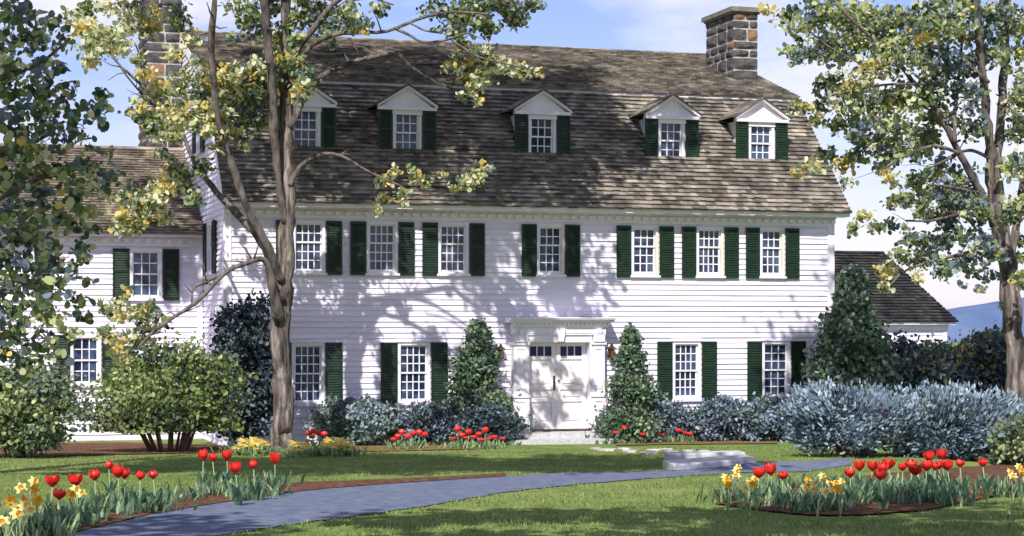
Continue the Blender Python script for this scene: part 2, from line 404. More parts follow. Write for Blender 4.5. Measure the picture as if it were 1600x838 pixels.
# flagstones from the steps to the door
mb = MB(); rnd = random.Random(8)
for (cx, cy, w, h) in [(950,704,34,3),(985,706.5,30,3.4),(1022,705,26,2.6),(1012,709.5,26,3),(1050,708,24,3),(1075,706,22,2.4),(1100,707,22,2.6),(1040,703.5,20,2),(975,702.5,22,2),(930,702,20,2),(1068,710.5,20,2)]:
    pts = []
    for k in range(7):
        a = k/7*6.283; pts.append(ground(cx+math.cos(a)*w/2*rnd.uniform(0.8, 1.1), cy+math.sin(a)*h/2*rnd.uniform(0.8, 1.1)))
    n = len(mb.v)
    for p in pts: mb.v.append((p.x, p.y, p.z+0.0))
    for p in pts: mb.v.append((p.x, p.y, p.z+0.03))
    mb.f.append(tuple(n+7+k for k in range(7))); mb.m.append(0)
    for k in range(7): mb.f.append((n+k, n+(k+1) % 7, n+7+(k+1) % 7, n+7+k)); mb.m.append(0)
tag(mb.build('stepping_path', M['flag'], tone=True), 'pale flagstones set in grass between the steps and the door', 'path', kind='structure')

# two broad stone steps from the path
root = empty('stone_steps', ground(1110, 728)); tag(root, 'two low broad stone steps rising from the blue grey path', 'steps')
inv = Matrix.Translation(-root.location)
def slab(px0, py0, px1, py1, dep, z0, z1, mat, seed):
    a = ground(px0, py0); b = ground(px1, py1); r = random.Random(seed)
    bk = (FW*0.9 - RT*0.1).normalized()*dep
    mb = MB(); K = 14; top = []; base = min(a.z, b.z)
    fr = [a.lerp(b, k/K) for k in range(K+1)]
    for k, p in enumerate(fr):
        j = bk.normalized()*r.uniform(-0.025, 0.025)
        for q, zz in ((p+j, base+z0), (p+j+bk*0.01, base+z1-0.02), (p+j+bk*0.06, base+z1), (p+bk, base+z1), (p+bk, base+z0)):
            mb.v.append((q.x-root.location.x, q.y-root.location.y, zz-root.location.z+r.uniform(-0.004, 0.004)))
    for k in range(K):
        for i in range(4): n = k*5+i; mb.f.append((n, n+5, n+6, n+1)); mb.m.append(0)
    mb.f.append((0,1,2,3,4)); mb.m.append(0); n = K*5; mb.f.append((n+4,n+3,n+2,n+1,n)); mb.m.append(0)
    return mb.build('step', mat, root)
slab(1052, 736, 1182, 722.5, 0.9, -0.1, 0.10, M['granite'], 1)
slab(1046, 725.5, 1165, 715, 0.5, -0.12, 0.17, M['granite'], 2)

# ================================================================== HOUSE
def cut(s0, s1, holes):
    segs = [(s0, s1)]
    for a, b in holes:
        ns_ = []
        for x, y in segs:
            if b <= x or a >= y: ns_.append((x, y)); continue
            if a > x: ns_.append((x, a))
            if b < y: ns_.append((b, y))
        segs = ns_
    return segs
def siding(mb, T, z0, z1, s0, s1, holes=(), e=0.133, seed=0):
    """lapped boards; T(s, out, z) maps to 3D; s0,s1 functions of z; holes (sa,sb,za,zb)."""
    rnd = random.Random(seed); z = z0
    while z < z1-1e-6:
        zt = min(z+e, z1); zs = sorted({z, zt, *[h[2] for h in holes if z < h[2] < zt], *[h[3] for h in holes if z < h[3] < zt]})
        joints = []; jx = rnd.uniform(-9, -6)
        while jx < 26: jx += rnd.uniform(1.8, 4.2); joints.append(jx)
        o0 = 0.033+rnd.uniform(-0.005, 0.004)
        for za, zb in zip(zs, zs[1:]):
            zm = (za+zb)/2; hs = [(h[0], h[1]) for h in holes if h[2] < zm < h[3]]
            oa = o0-(za-z)/e*0.029; ob = o0-(zb-z)/e*0.029
            for sa, sb in cut(s0(zm), s1(zm), hs):
                fa0 = s0(za) if abs(sa-s0(zm)) < 1e-6 else sa; fa1 = s0(zb) if abs(sa-s0(zm)) < 1e-6 else sa
                fb0 = s1(za) if abs(sb-s1(zm)) < 1e-6 else sb; fb1 = s1(zb) if abs(sb-s1(zm)) < 1e-6 else sb
                cuts = [j for j in joints if sa+0.15 < j < sb-0.15]
                L0 = [fa0]+cuts+[fb0]; L1 = [fa1]+cuts+[fb1]
                for q in range(len(L0)-1):
                    g0 = 0.004 if q else 0; dq = 0.0025*(q % 2)
                    mb.quad(T(L0[q]+g0, oa+dq, za), T(L0[q+1], oa+dq, za), T(L1[q+1], ob+dq, zb), T(L1[q]+g0, ob+dq, zb))
                    if za == z: mb.quad(T(L0[q]+g0, 0.002, za), T(L0[q+1], 0.002, za), T(L0[q+1], oa+dq, za), T(L0[q]+g0, oa+dq, za))
        z = zt
def roof_plane(mb, x0, x1, ya, za, yb, zb, e, seed, mats=1, xfun=None, dark=0.0, ex=lambda z: []):
    """shingled slope from the eave (ya,za) up to (yb,zb); individual butts laid in courses."""
    rnd = random.Random(seed); Ls = math.hypot(yb-ya, zb-za); uy, uz = (yb-ya)/Ls, (zb-za)/Ls; ny, nz_ = (-uz, uy) if yb > ya else (uz, uy)
    n = int(Ls/e); e = Ls/n
    for k in range(n):
        s_ = k*e; xa, xb = (x0, x1) if not xfun else xfun(za+uz*(s_+e*0.5))
        x = xa; z_ = za+uz*(s_+e/2); hs = ex(z_)
        while x < xb-1e-4:
            w = min(rnd.uniform(0.11, 0.26), xb-x)
            if xb-x-w < 0.06: w = xb-x
            if not any(a < x+w/2 < b for a, b in hs):
                d0 = s_ - rnd.uniform(0, 0.022); t = 0.055+rnd.uniform(-0.006, 0.010); d1 = s_+e+0.005
                P = lambda s1, o: (ya+uy*s1+ny*o, za+uz*s1+nz_*o)
                a = P(d0, t); b = P(d1, 0.004); c = P(d0, -0.002)
                mb.quad((x, *a), (x+w, *a), (x+w, *b), (x, *b)); mb.quad((x, *c), (x+w, *c), (x+w, *a), (x, *a))
                mb.quad((x+w, *c), (x+w, *b), (x+w, *b), (x+w, *a)) if False else None
            x += w

def window(parent, x0, x1, z0, z1, T0, cols, rows, cream=False, hood=True):
    """x,z in wall plane; T0 = (location, rz) of the wall plane. rows = (upper, lower)."""
    loc, rz = T0
    mb = MB(); c = 0.07; yf, yb = -0.05, 0.13
    mb.box(x0, x0+c, yf, yb, z0, z1); mb.box(x1-c, x1, yf, yb, z0, z1, 1 if cream else 0)
    mb.box(x0+c, x1-c, yf, yb, z1-c, z1)
    if hood: mb.box(x0-0.03, x1+0.03, yf-0.035, 0.03, z1+0.002, z1+0.045)
    mb.box(x0+c, x1-c, yf+0.01, yb, z0, z0+0.05)
    w = mb.build('window', [M['trim'], M['cream']], parent, loc=loc, rz=rz)
    s = MB(); s.box(x0-0.04, x1+0.04, yf-0.05, 0.02, z0-0.055, z0-0.002); s.build('sill', M['trim'], w)
    X0, X1, Z0, Z1 = x0+c, x1-c, z0+0.05, z1-c
    u, l = rows; mid = Z0+(Z1-Z0)*l/(u+l); f = 0.034; m = 0.024; s = MB()
    for (a, b, yo, r) in ((mid-0.02, Z1, 0.02, u), (Z0, mid+0.02, 0.055, l)):
        s.box(X0, X0+f, yo, yo+0.03, a, b); s.box(X1-f, X1, yo, yo+0.03, a, b)
        s.box(X0+f, X1-f, yo, yo+0.03, a, a+0.04); s.box(X0+f, X1-f, yo, yo+0.03, b-0.035, b)
        for i in range(1, cols):
            x = X0+f+(X1-X0-2*f)*i/cols; s.box(x-m/2, x+m/2, yo+0.002, yo+0.024, a+0.04, b-0.035)
        for i in range(1, r):
            z = a+0.04+(b-a-0.075)*i/r; s.box(X0+f, X1-f, yo+0.004, yo+0.022, z-m/2, z+m/2)
    s.build('sash', M['sash'], w)
    s = MB(); s.box(X0, X1, 0.040, 0.046, mid, Z1); s.box(X0, X1, 0.075, 0.081, Z0, mid); s.build('pane', M['glass'], w)
    return w
def shutter(parent, x0, x1, z0, z1, T0, y=-0.055, sub=False):
    loc, rz = T0; mb = MB(); f = 0.05; t = 0.035; y0, y1 = y-t, y
    mb.box(x0, x0+f, y0, y1, z0, z1); mb.box(x1-f, x1, y0, y1, z0, z1)
    zm = z0+(z1-z0)*0.56
    for a, b in ((z0, z0+0.08), (zm-0.03, zm+0.03), (z1-0.06, z1)): mb.box(x0+f, x1-f, y0, y1, a, b)
    mb.box(x0+f, x1-f, y1-0.004, y1-0.001, z0+0.08, z1-0.06)
    for a, b in ((z0+0.08, zm-0.03), (zm+0.03, z1-0.06)):
        n = max(3, int((b-a)/0.058)); e = (b-a)/n
        for i in range(n):
            zc = a+e*(i+0.5)
            mb.prism([(y0+0.004, zc-e*0.42), (y0+0.010, zc-e*0.46), (y1-0.006, zc+e*0.30), (y1-0.012, zc+e*0.36)], x0+f, x1-f, 'x')
    return mb.build('shutter', M['shutter'], parent, loc=loc, rz=rz)

house = empty('gambrel_house', (0, 0, 0))
tag(house, 'long white clapboard house with brown gambrel roof, five dormers and dark green shutters', 'house')
HW = 15.6; EZ = 5.75; BY, BZ = 2.6, 8.95; RY, RZ = 8.2, 10.9; BK = 16.8
front = ((0, 0, 0), 0.0)
W2 = [(1.58,2.36,4),(3.36,4.12,4),(5.12,5.88,4),(7.62,8.32,3),(10.08,10.80,3),(11.82,12.56,4),(13.56,14.24,3)]
W1 = [(1.56,2.34,4),(4.12,4.92,4),(11.18,11.94,4),(13.62,14.40,3)]
H2 = (4.10, 5.335); H1 = (1.0, 2.45)
holes = [(a+0.01, b-0.01, H2[0]+0.01, H2[1]-0.01) for a, b, _ in W2] + [(a+0.01, b-0.01, H1[0]+0.01, H1[1]-0.01) for a, b, _ in W1] + [(7.10, 9.15, -0.1, 2.62)]
mb = MB(); siding(mb, lambda s, o, z: (s, -o, z), 0.02, 5.40, lambda z: 0.0, lambda z: HW, holes, seed=1)
mb.build('front_wall', M['siding'], house, recalc=False, tone=True)
# gable ends
def gy0(z): return 0.0 if z < EZ-0.3 else max(0.0, (-0.3+(z-EZ)*3.0/3.2) if z < BZ else BY+(z-BZ)*5.6/1.95+0.05)
def gy1(z): return 16.4 - gy0(z)
GW = [(1.65, 2.75, 4.15, 5.38), (3.75, 4.75, 7.25, 8.15)]
mb = MB(); siding(mb, lambda s, o, z: (-o, s, z), 0.02, 10.75, gy0, gy1, [(a+.01, b-.01, c+.01, d-.01) for a, b, c, d in GW], seed=2)
mb.build('gable_wall', M['siding'], house, recalc=False, tone=True)
mb = MB(); siding(mb, lambda s, o, z: (HW+o, s, z), 0.02, 10.75, gy0, gy1, (), seed=3)
mb.build('gable_wall', M['siding'], house, recalc=False, tone=True)
mb = MB(); mb.box(0, HW, 16.38, 16.42, 0, 5.6); mb.build('rear_wall', M['trim'], house)
mb = MB(); mb.box(0.02, HW-0.02, 0.16, 0.20, 0, 5.5); mb.build('inner_wall', M['trim'], house)
mb = MB(); mb.box(-0.03, HW+0.03, -0.05, 16.45, -0.3, 0.02); mb.build('foundation', M['granite'], house)
# trim: corner boards, cornice, dentils, rake boards
mb = MB(); mb.box(-0.045, 0.14, -0.048, 0.02, 0.02, 5.384); mb.box(-0.045, 0.015, 0.021, 0.16, 0.02, 5.384); mb.build('corner_board', M['trim'], house)
mb = MB(); mb.box(HW-0.14, HW+0.045, -0.048, 0.02, 0.02, 5.384); mb.box(HW-0.015, HW+0.045, 0.021, 0.16, 0.02, 5.384); mb.build('corner_board', M['trim'], house)
mb = MB(); mb.box(-0.04, HW+0.04, -0.06, 0.02, 5.385, 5.62)
mb.prism([(-0.06,5.56),(-0.16,5.60),(-0.18,5.62),(-0.06,5.62)], -0.05, HW+0.05)
mb.prism([(-0.06,5.62),(-0.45,5.62),(-0.45,5.70),(-0.50,5.735),(-0.06,5.735)], -0.10, HW+0.28)
c = mb.build('cornice', M['trim'], house)
def dentils(x, x1, step, wd, y0, y1, z0, z1, parent):
    mb = MB(); mb.box(0, wd, y0, y1, z0, z1); first = mb.build('dentil', M['trim'], parent, loc=(x, 0, 0)); x += step
    while x < x1:
        d_ = first.copy(); COL.objects.link(d_); d_.parent = parent; d_.location = (x, 0, 0); x += step
dentils(0.0, HW, 0.235, 0.12, -0.135, -0.062, 5.46, 5.555, c)
mb = MB(); mb.prism([(BY-0.12,BZ-0.10),(BY-0.02,BZ+0.05),(BY+0.10,BZ+0.05),(BY+0.10,BZ-0.10)], -0.11, HW+0.29); mb.build('roof_band', M['trim'], house)
mb = MB()
for xx in (-0.10, HW+0.20):
    rk = MB()
    for sgn in (1, -1):
        Y = (lambda y: y) if sgn == 1 else (lambda y: 16.4-y)
        prof = [(Y(-0.42),EZ-0.04),(Y(BY-0.02),BZ-0.03),(Y(RY),RZ-0.03),(Y(RY),RZ-0.24),(Y(BY+0.12),BZ-0.22),(Y(-0.16),EZ-0.06)]
        rk.prism(prof, xx, xx+0.08)
    rk.build('rake_board', M['trim'], house)
# roof slopes
DC = [2.07, 4.58, 8.05, 11.52, 14.02]
def dorm_holes(z):
    return [(c-0.55, c+0.55) for c in DC] if 7.15 < z < 8.05 else []
mb = MB(); roof_plane(mb, -0.11, HW+0.29, -0.52, EZ-0.03, BY, BZ, 0.150, 5, ex=dorm_holes)
roof_plane(mb, -0.11, HW+0.29, 16.86, EZ-0.02, 16.4-BY, BZ, 0.25, 6)
mb.quad((-0.1,-0.42,EZ),(HW+0.28,-0.42,EZ),(HW+0.28,-0.1,EZ+0.33),(-0.1,-0.1,EZ+0.33))
mb.build('lower_roof', M['roof'], house, tone=True, recalc=False)
mb = MB(); roof_plane(mb, -0.11, HW+0.29, BY-0.12, BZ+0.04, RY, RZ+0.02, 0.17, 7)
roof_plane(mb, -0.11, HW+0.29, 16.52-BY, BZ+0.04, RY, RZ+0.02, 0.3, 8)
mb.build('upper_roof', M['roof'], house, tone=True, recalc=False)
mb = MB(); mb.box(0, HW, RY-0.03, RY+0.03, 5.6, RZ-0.08); mb.box(0.05, HW-0.05, -0.05, 16.4, 5.60, 5.61)
mb.build('attic_frame', M['threshold'], house)
mb = MB(); mb.prism([(RY-0.13,RZ+0.0),(RY,RZ+0.07),(RY+0.13,RZ+0.0)], -0.12, HW+0.30); mb.build('ridge_cap', M['roof'], house, tone=True)

for i, (a, b, c) in enumerate(W2):
    window(house, a, b, *H2, front, c, (2, 3), cream=(i >= 3), hood=False)
    shutter(house, a-0.40, a-0.02, H2[0]-0.05, H2[1]-0.01, front); shutter(house, b+0.02, b+0.40, H2[0]-0.05, H2[1]-0.01, front)
for a, b, c in W1:
    window(house, a, b, *H1, front, c, (3, 3), cream=False)
    shutter(house, a-0.42, a-0.02, H1[0]-0.05, H1[1]+0.0, front); shutter(house, b+0.02, b+0.42, H1[0]-0.05, H1[1]+0.0, front)
gab = ((0, 0, 0), rad(-90))          # local x = -world y
for a, b, c, d in GW:
    window(house, -b, -a, c, d, gab, 4, (2, 2))
    w_ = 0.45
    shutter(house, -b-w_-0.02, -b-0.02, c-0.05, d, gab); shutter(house, -a+0.02, -a+w_+0.02, c-0.05, d, gab)

# dormers
def dormer(cx):
    fy = 0.92; z0, ze, za = 7.0, 8.16, 8.70; hw = 0.56; hr = 0.75
    T0 = ((0, fy, 0), 0)
    def roof_y(z): return -0.42+(z-EZ)*3.02/3.2
    mb = MB()
    wx0, wx1 = cx-0.36, cx+0.36
    # face around the window
    mb.box(cx-hw, wx0+0.02, fy-0.0, fy+0.06, z0, ze); mb.box(wx1-0.02, cx+hw, fy, fy+0.06, z0, ze); mb.box(wx0+0.02, wx1-0.02, fy, fy+0.06, 8.10, ze)
    for x in (cx-hw, cx+hw-0.04): mb.prism([(fy+0.06, z0), (fy+0.06, ze), (roof_y(ze)+0.1, ze), (roof_y(z0)+0.1, z0)], x, x+0.04)
    d = mb.build('dormer', M['trim'], house)
    window(d, wx0, wx1, z0+0.04, 8.12, T0, 3, (2, 2), hood=False)
    d2 = [c for c in bpy.data.objects if c.parent == d][-1]
    shutter(d, cx-0.73, cx-0.38, z0+0.02, 8.13, T0); shutter(d, cx+0.38, cx+0.73, z0+0.02, 8.13, T0)
    # pediment with raking mouldings
    mb = MB(); mb.prism([(cx-hr+0.08, ze+0.03), (cx+hr-0.08, ze+0.03), (cx, za-0.03)], fy-0.02, fy+0.05, 'y')
    mb.box(cx-hr+0.02, cx+hr-0.02, fy-0.14, fy+0.05, ze-0.05, ze+0.028)
    mb.box(cx-0.42, cx+0.42, fy-0.075, fy-0.002, ze-0.16, ze-0.052)
    for s_ in (-1, 1):
        mb.prism([(cx+s_*hr, ze+0.01), (cx+s_*hr, ze+0.08), (cx, za+0.05), (cx, za-0.035)], fy-0.16, fy-0.02, 'y')
    mb.build('pediment', M['trim'], d)
    mb = MB()
    for s_ in (-1, 1):
        xo = cx+s_*(hr+0.06); xi = cx
        n = 6
        for k in range(n):
            u0, u1 = k/n, (k+1)/n
            xa, xb = xo+(xi-xo)*u0, xo+(xi-xo)*u1; zb0 = ze+0.06+(za+0.04-ze-0.06)*u0; zb1 = ze+0.06+(za+0.04-ze-0.06)*u1
            mb.quad((xa, fy-0.19, zb0+0.03), (xa, roof_y(zb0)+0.15, zb0+0.03), (xb, roof_y(zb1)+0.15, zb1+0.008), (xb, fy-0.19, zb1+0.008))
            mb.quad((xa, fy-0.19, zb0), (xa, roof_y(zb0)+0.15, zb0), (xa, roof_y(zb0)+0.15, zb0+0.03), (xa, fy-0.19, zb0+0.03))
        mb.prism([(xo, ze+0.04), (xo, ze+0.075), (cx, za+0.048), (cx, za+0.012)], fy-0.19, fy-0.162, 'y')
    mb.build('dormer_roof', M['roof'], d, tone=True)
for c in DC: dormer(c)
# the windows of dormers are children of the dormer; their own pieces go up to that level
for o in list(bpy.data.objects):
    if o.parent and o.parent.name.startswith('window') and o.parent.parent and o.parent.parent.name.startswith('dormer'):
        w = o.parent; o.parent = w.parent; o.location = w.location
# chimneys
def chimney(x0, x1, y0, y1, z0, z1, seed, cap=True, label=None):
    rnd = random.Random(seed)
    mb = MB(); mb.box(x0+0.03, x1-0.03, y0+0.03, y1-0.03, z0, z1)
    ch = mb.build('chimney', M['mortar'], house)
    if label: ch['label'] = label
    st = MB(); z = z0
    def stone(a, b, za, zb, side):
        j = lambda: rnd.uniform(-0.018, 0.018); p = rnd.uniform(0.0, 0.035); g = 0.018
        m = 1 if rnd.random() < 0.07 else 0
        pts = []
        K = 3
        for iu in range(K+1):
            for iv in range(K+1):
                u, v = iu/K, iv/K; edge = (iu in (0, K)) or (iv in (0, K)); cor = (iu in (0, K)) and (iv in (0, K))
                s_ = a+g+(b-a-2*g)*u; zz = za+g+(zb-za-2*g)*v
                if cor: s_ += 0.012*(0.5-u)*2; zz += 0.01*(0.5-v)*2
                o_ = 0.0 if edge else p+0.02+j()*0.6
                pts.append((s_+j()*0.4, zz+j()*0.4, o_))
        n = len(st.v)
        for s_, zz, o_ in pts:
            if side == 'f': st.v.append((s_, y0+0.02-o_, zz))
            elif side == 'l': st.v.append((x0+0.02-o_, s_, zz))
            elif side == 'r': st.v.append((x1-0.02+o_, s_, zz))
            else: st.v.append((s_, y1-0.02+o_, zz))
        for iu in range(K):
            for iv in range(K):
                q = n+iu*(K+1)+iv; st.f.append((q, q+K+1, q+K+2, q+1)); st.m.append(m)
    while z < z1-0.05:
        h = min(rnd.uniform(0.22, 0.36), z1-z)
        for side, a, b in (('f', x0, x1), ('l', y0, y1), ('r', y0, y1), ('b', x0, x1)):
            s_ = a
            while s_ < b-1e-3:
                w = rnd.uniform(0.32, 0.72)
                if b-s_-w < 0.2: w = b-s_
                stone(s_, s_+w, z, z+h, side); s_ += w
        z += h
    st.build('stonework', [M['stone'], M['stone_red']], ch, False, tone=False)
    if cap:
        mb = MB(); mb.box(x0-0.09, x1+0.09, y0-0.09, y1+0.09, z1+0.002, z1+0.13); mb.box(x0-0.03, x1+0.03, y0-0.03, y1+0.03, z1-0.05, z1)
        mb.build('capstone', M['capstone'], ch)
    return ch
chimney(14.82, 15.58, 4.5, 6.5, 8.6, 11.60, 11)
chimney(-1.0, -0.03, 7.7, 9.7, 5.0, 13.0, 12)

# entrance: pilasters, entablature, double door
def entrance():
    mb = MB()
    yf = -0.36
    w = empty('doorway', (0, 0, 0), 0, house)
    for a, b in ((6.94, 7.30), (8.96, 9.28)):
        mb = MB()
        mb.box(a, b, yf+0.04, 0.02, 1.22, 2.38)
        mb.box(a-0.03, b+0.03, yf-0.0, 0.02, 0.27, 1.10); mb.box(a-0.05, b+0.05, yf-0.03, 0.02, 1.102, 1.17); mb.box(a-0.02, b+0.02, yf+0.01, 0.02, 1.172, 1.218)
        mb.box(a-0.05, b+0.05, yf-0.02, 0.02, 0.24, 0.36) if False else None
        # recessed panels read as raised frames
        for z0, z1 in ((1.30, 2.30), (0.42, 1.02)):
            yy = yf+0.04 if z0 > 1.2 else yf
            mb.box(a+0.05, a+0.08, yy-0.018, yy, z0, z1); mb.box(b-0.08, b-0.05, yy-0.018, yy, z0, z1)
            mb.box(a+0.08, b-0.08, yy-0.018, yy, z0, z0+0.03); mb.box(a+0.08, b-0.08, yy-0.018, yy, z1-0.03, z1)
        mb.box(a-0.03, b+0.03, yf+0.0, 0.02, 2.382, 2.45)
        mb.box(a+0.02, b-0.02, yf-0.03, 0.02, 2.452, 2.618)
        mb.build('pilaster', M['trim'], w)
    mb = MB(); mb.box(7.12, 9.14, 0.0+0.12, 0.14, 0.0, 2.62)
    mb.box(7.302, 8.958, -0.30, 0.12, 2.44, 2.62)
    mb.box(7.26, 7.33, yf+0.06, 0.12, 0.27, 2.44); mb.box(8.90, 8.958, yf+0.06, 0.12, 0.27, 2.44)
    mb.build('door_frame', M['trim'], w)
    mb = MB(); mb.box(6.92, 9.30, -0.34, 0.02, 2.62, 2.80)
    mb.box(6.96, 9.26, -0.352, -0.342, 2.66, 2.675)
    mb.prism([(0.02,2.80),(-0.38,2.80),(-0.40,2.82),(-0.40,2.86),(0.02,2.86)], 6.90, 9.34)
    mb.prism([(0.02,2.92),(-0.46,2.92),(-0.48,2.97),(-0.55,2.99),(-0.57,3.03),(0.02,3.07)], 6.78, 9.48)
    # keystone and corner brackets
    mb.prism([(8.05,2.46),(8.19,2.46),(8.24,2.78),(8.0,2.78)], -0.40, -0.345, 'y')
    for a in (7.06, 9.05): mb.prism([(-0.36,2.50),(-0.42,2.70),(-0.42,2.78),(-0.34,2.78)], a, a+0.12, 'x')
    e = mb.build('entablature', M['trim'], w)
    mb = MB(); x = 6.90
    while x < 9.36: mb.box(x, x+0.055, -0.44, -0.401, 2.862, 2.918); x += 0.115
    x = -0.38
    while x < -0.02: mb.box(9.342, 9.38, x, x+0.055, 2.862, 2.918); x += 0.115
    mb.box(6.92, 9.33, -0.40, 0.02, 2.86, 2.92)
    dc = mb.build('dentil_course', M['trim'], w)
    yd = 0.02
    for side, (a, b) in enumerate(((7.335, 8.112), (8.118, 8.895))):
        mb = MB(); f = 0.11
        mb.box(a, b, yd, yd+0.04, 0.31, 2.435)
        # stiles/rails proud, panels raised inside them
        mb.box(a, a+f, yd-0.042, yd-0.001, 0.31, 2.435); mb.box(b-f, b, yd-0.042, yd-0.001, 0.31, 2.435)
        rails = [(0.31, 0.47), (0.98, 1.06), (1.28, 1.38), (2.02, 2.10), (2.34, 2.435)]
        for r0, r1 in rails: mb.box(a+f, b-f, yd-0.042, yd-0.001, r0, r1)
        for p0, p1 in ((0.47, 0.98), (1.06, 1.28), (1.38, 2.02)): mb.box(a+f+0.05, b-f-0.05, yd-0.024, yd-0.001, p0+0.05, p1-0.05)
        for k in range(1, 3):
            x = a+f+(b-a-2*f)*k/3; mb.box(x-0.014, x+0.014, yd-0.020, yd-0.001, 2.10, 2.34)
        dr = mb.build('door', M['door'], house)
        mb = MB(); mb.box(a+f, b-f, yd-0.008, yd-0.003, 2.10, 2.34); mb.build('pane', M['glass_blue'], dr)
        if side == 0:
            mb = MB(); mb.box(b-0.075, b-0.03, yd-0.052, yd-0.042, 1.26, 1.62)
            mb.tube([(b-0.052, yd-0.05, 1.56), (b-0.052, yd-0.10, 1.52), (b-0.052, yd-0.10, 1.38), (b-0.052, yd-0.05, 1.33)], [0.012]*4, 6)
            mb.tube([(b-0.052, yd-0.05, 1.60), (b-0.052, yd-0.09, 1.60)], [0.018, 0.022], 8)
            mb.build('handle', M['iron'], dr)
        else:
            mb = MB(); mb.tube([(a+0.055, yd-0.042, 1.5), (a+0.055, yd-0.09, 1.5)], [0.02, 0.026], 8); mb.build('knob', M['iron'], dr)
    mb = MB(); mb.box(7.30, 8.93, -0.33, 0.10, 0.27, 0.31); mb.build('threshold', M['threshold'], house)
    mb = MB(); mb.box(6.80, 9.42, -0.86, 0.0, 0.13, 0.268); mb.build('doorstep', M['granite'], house)
    mb = MB(); mb.box(6.50, 9.78, -1.30, 0.0, -0.15, 0.128); mb.build('doorstep', M['granite'], house)
entrance()
# wall lanterns
def lantern(x, label):
    L_ = empty('wall_lantern', (x, 0, 2.2)); tag(L_, label, 'lantern', 'brass lanterns either side of the front door')
    mb = MB(); mb.box(-0.05, 0.05, -0.045, -0.026, -0.12, 0.12); mb.tube([(0, -0.03, 0.05), (0, -0.12, 0.14), (0, -0.15, 0.19)], [0.012]*3, 6); mb.build('bracket', M['iron'], L_)
    mb = MB()
    for s1 in (-1, 1):
        for s2 in (-1, 1): mb.tube([(s1*0.05, -0.15+s2*0.05, -0.13), (s1*0.072, -0.15+s2*0.072, 0.07)], [0.008, 0.008], 5)
    mb.box(-0.06, 0.06, -0.21, -0.09, -0.16, -0.13); mb.tube([(0, -0.15, -0.16), (0, -0.15, -0.20)], [0.02, 0.006], 6)
    mb.tube([(0, -0.15, 0.07), (0, -0.15, 0.10), (0, -0.15, 0.15), (0, -0.15, 0.165), (0, -0.15, 0.21)], [0.115, 0.10, 0.035, 0.04, 0.012], 8)
    mb.build('cage', M['brass'], L_)
    mb = MB(); mb.tube([(0, -0.15, -0.13), (0, -0.15, 0.07)], [0.05, 0.075], 8); mb.build('glass', M['amber'], L_)
lantern(6.66, 'small brass wall lantern on the clapboards left of the white doorway')
lantern(9.52, 'small brass wall lantern on the clapboards right of the white doorway')

# ------------------------------------------------------------------ left wing
wing = empty('house_wing', (-4, 3.6, 0)); tag(wing, 'lower white clapboard wing with brown shingle roof at the left of the main house', 'house wing')
wing.location = (0, 0, 0)
wf = ((0, 3.6, 0), 0); WL = -9.0; we = 5.12; wr = (7.5, 7.60)
ww = [(-1.84, -1.05, 3.52, 4.76), (-3.28, -2.54, 1.38, 2.62), (-4.9, -4.15, 3.52, 4.76)]
mb = MB(); siding(mb, lambda s, o, z: (s, 3.6-o, z), 0.02, 4.90, lambda z: WL, lambda z: -0.03, [(a+.01, b-.01, c+.01, d-.01) for a, b, c, d in ww], seed=7)
mb.build('front_wall', M['siding'], wing, recalc=False, tone=True)
mb = MB(); mb.box(WL, -0.03, 3.76, 3.80, 0, 4.9); mb.prism([(3.65,0),(3.65,5.0),(7.5,7.4),(11.35,5.0),(11.35,0)], WL, WL+0.05); mb.box(WL, -0.03, 11.3, 11.34, 0, 5.0)
mb.build('end_wall', M['trim'], wing)
mb = MB(); mb.box(WL, -0.03, 3.53, 3.61, 4.82, 5.05); mb.prism([(3.53,5.05),(3.20,5.05),(3.20,5.13),(3.17,5.15),(3.53,5.15)], WL-0.2, -0.03)
mb.box(-0.17, -0.04, 3.565, 3.61, 0.02, 4.82)
c = mb.build('cornice', M['trim'], wing)
dentils(WL, -0.2, 0.26, 0.12, 3.43, 3.528, 4.90, 5.0, c)
mb = MB(); roof_plane(mb, WL-0.25, -0.03, 3.14, we, wr[0], wr[1], 0.15, 21); roof_plane(mb, WL-0.25, -0.03, 11.86, we, wr[0], wr[1], 0.3, 22)
mb.build('roof', M['roof_wing'], wing, tone=True, recalc=False)
mb = MB(); mb.prism([(7.36,7.58),(7.5,7.66),(7.64,7.58)], WL-0.25, -0.03); mb.build('ridge_cap', M['roof_wing'], wing, tone=True)
mb = MB(); mb.box(WL, -0.04, 3.57, 11.35, -0.3, 0.02); mb.build('foundation', M['granite'], wing)
for a, b, c, d in ww:
    window(wing, a, b, c, d, wf, 3, (2, 2), hood=False); shutter(wing, a-0.42, a-0.02, c-0.05, d, wf); shutter(wing, b+0.02, b+0.42, c-0.05, d, wf)

# ------------------------------------------------------------------ outbuilding behind the right corner
ob = empty('outbuilding', (0, 0, 0)); tag(ob, 'small white outbuilding with shade darkened hipped shingle roof behind the right end of the house', 'outbuilding')
OY = 8.0; OD = 6.2
cr = on_y(1477, 505, OY); OXR = cr.x; OXL = 15.9
rp_ = on_y(1378, 393, OY+OD/2); rdx, rdz = rp_.x, rp_.z
ez = 2.92
mb = MB(); siding(mb, lambda s, o, z: (s, OY-o, z), 0.0, ez-0.2, lambda z: OXL, lambda z: OXR, (), seed=31)
siding(mb, lambda s, o, z: (OXR+o, s, z), 0.0, ez-0.2, lambda z: OY, lambda z: OY+OD, (), seed=32); mb.build('wall', M['siding'], ob, recalc=False, tone=True)
mb = MB(); mb.box(OXL, OXR+0.06, OY-0.06, OY+OD+0.06, ez-0.24, ez-0.06); mb.box(OXL, OXR+0.22, OY-0.25, OY+OD+0.25, ez-0.06, ez+0.02)
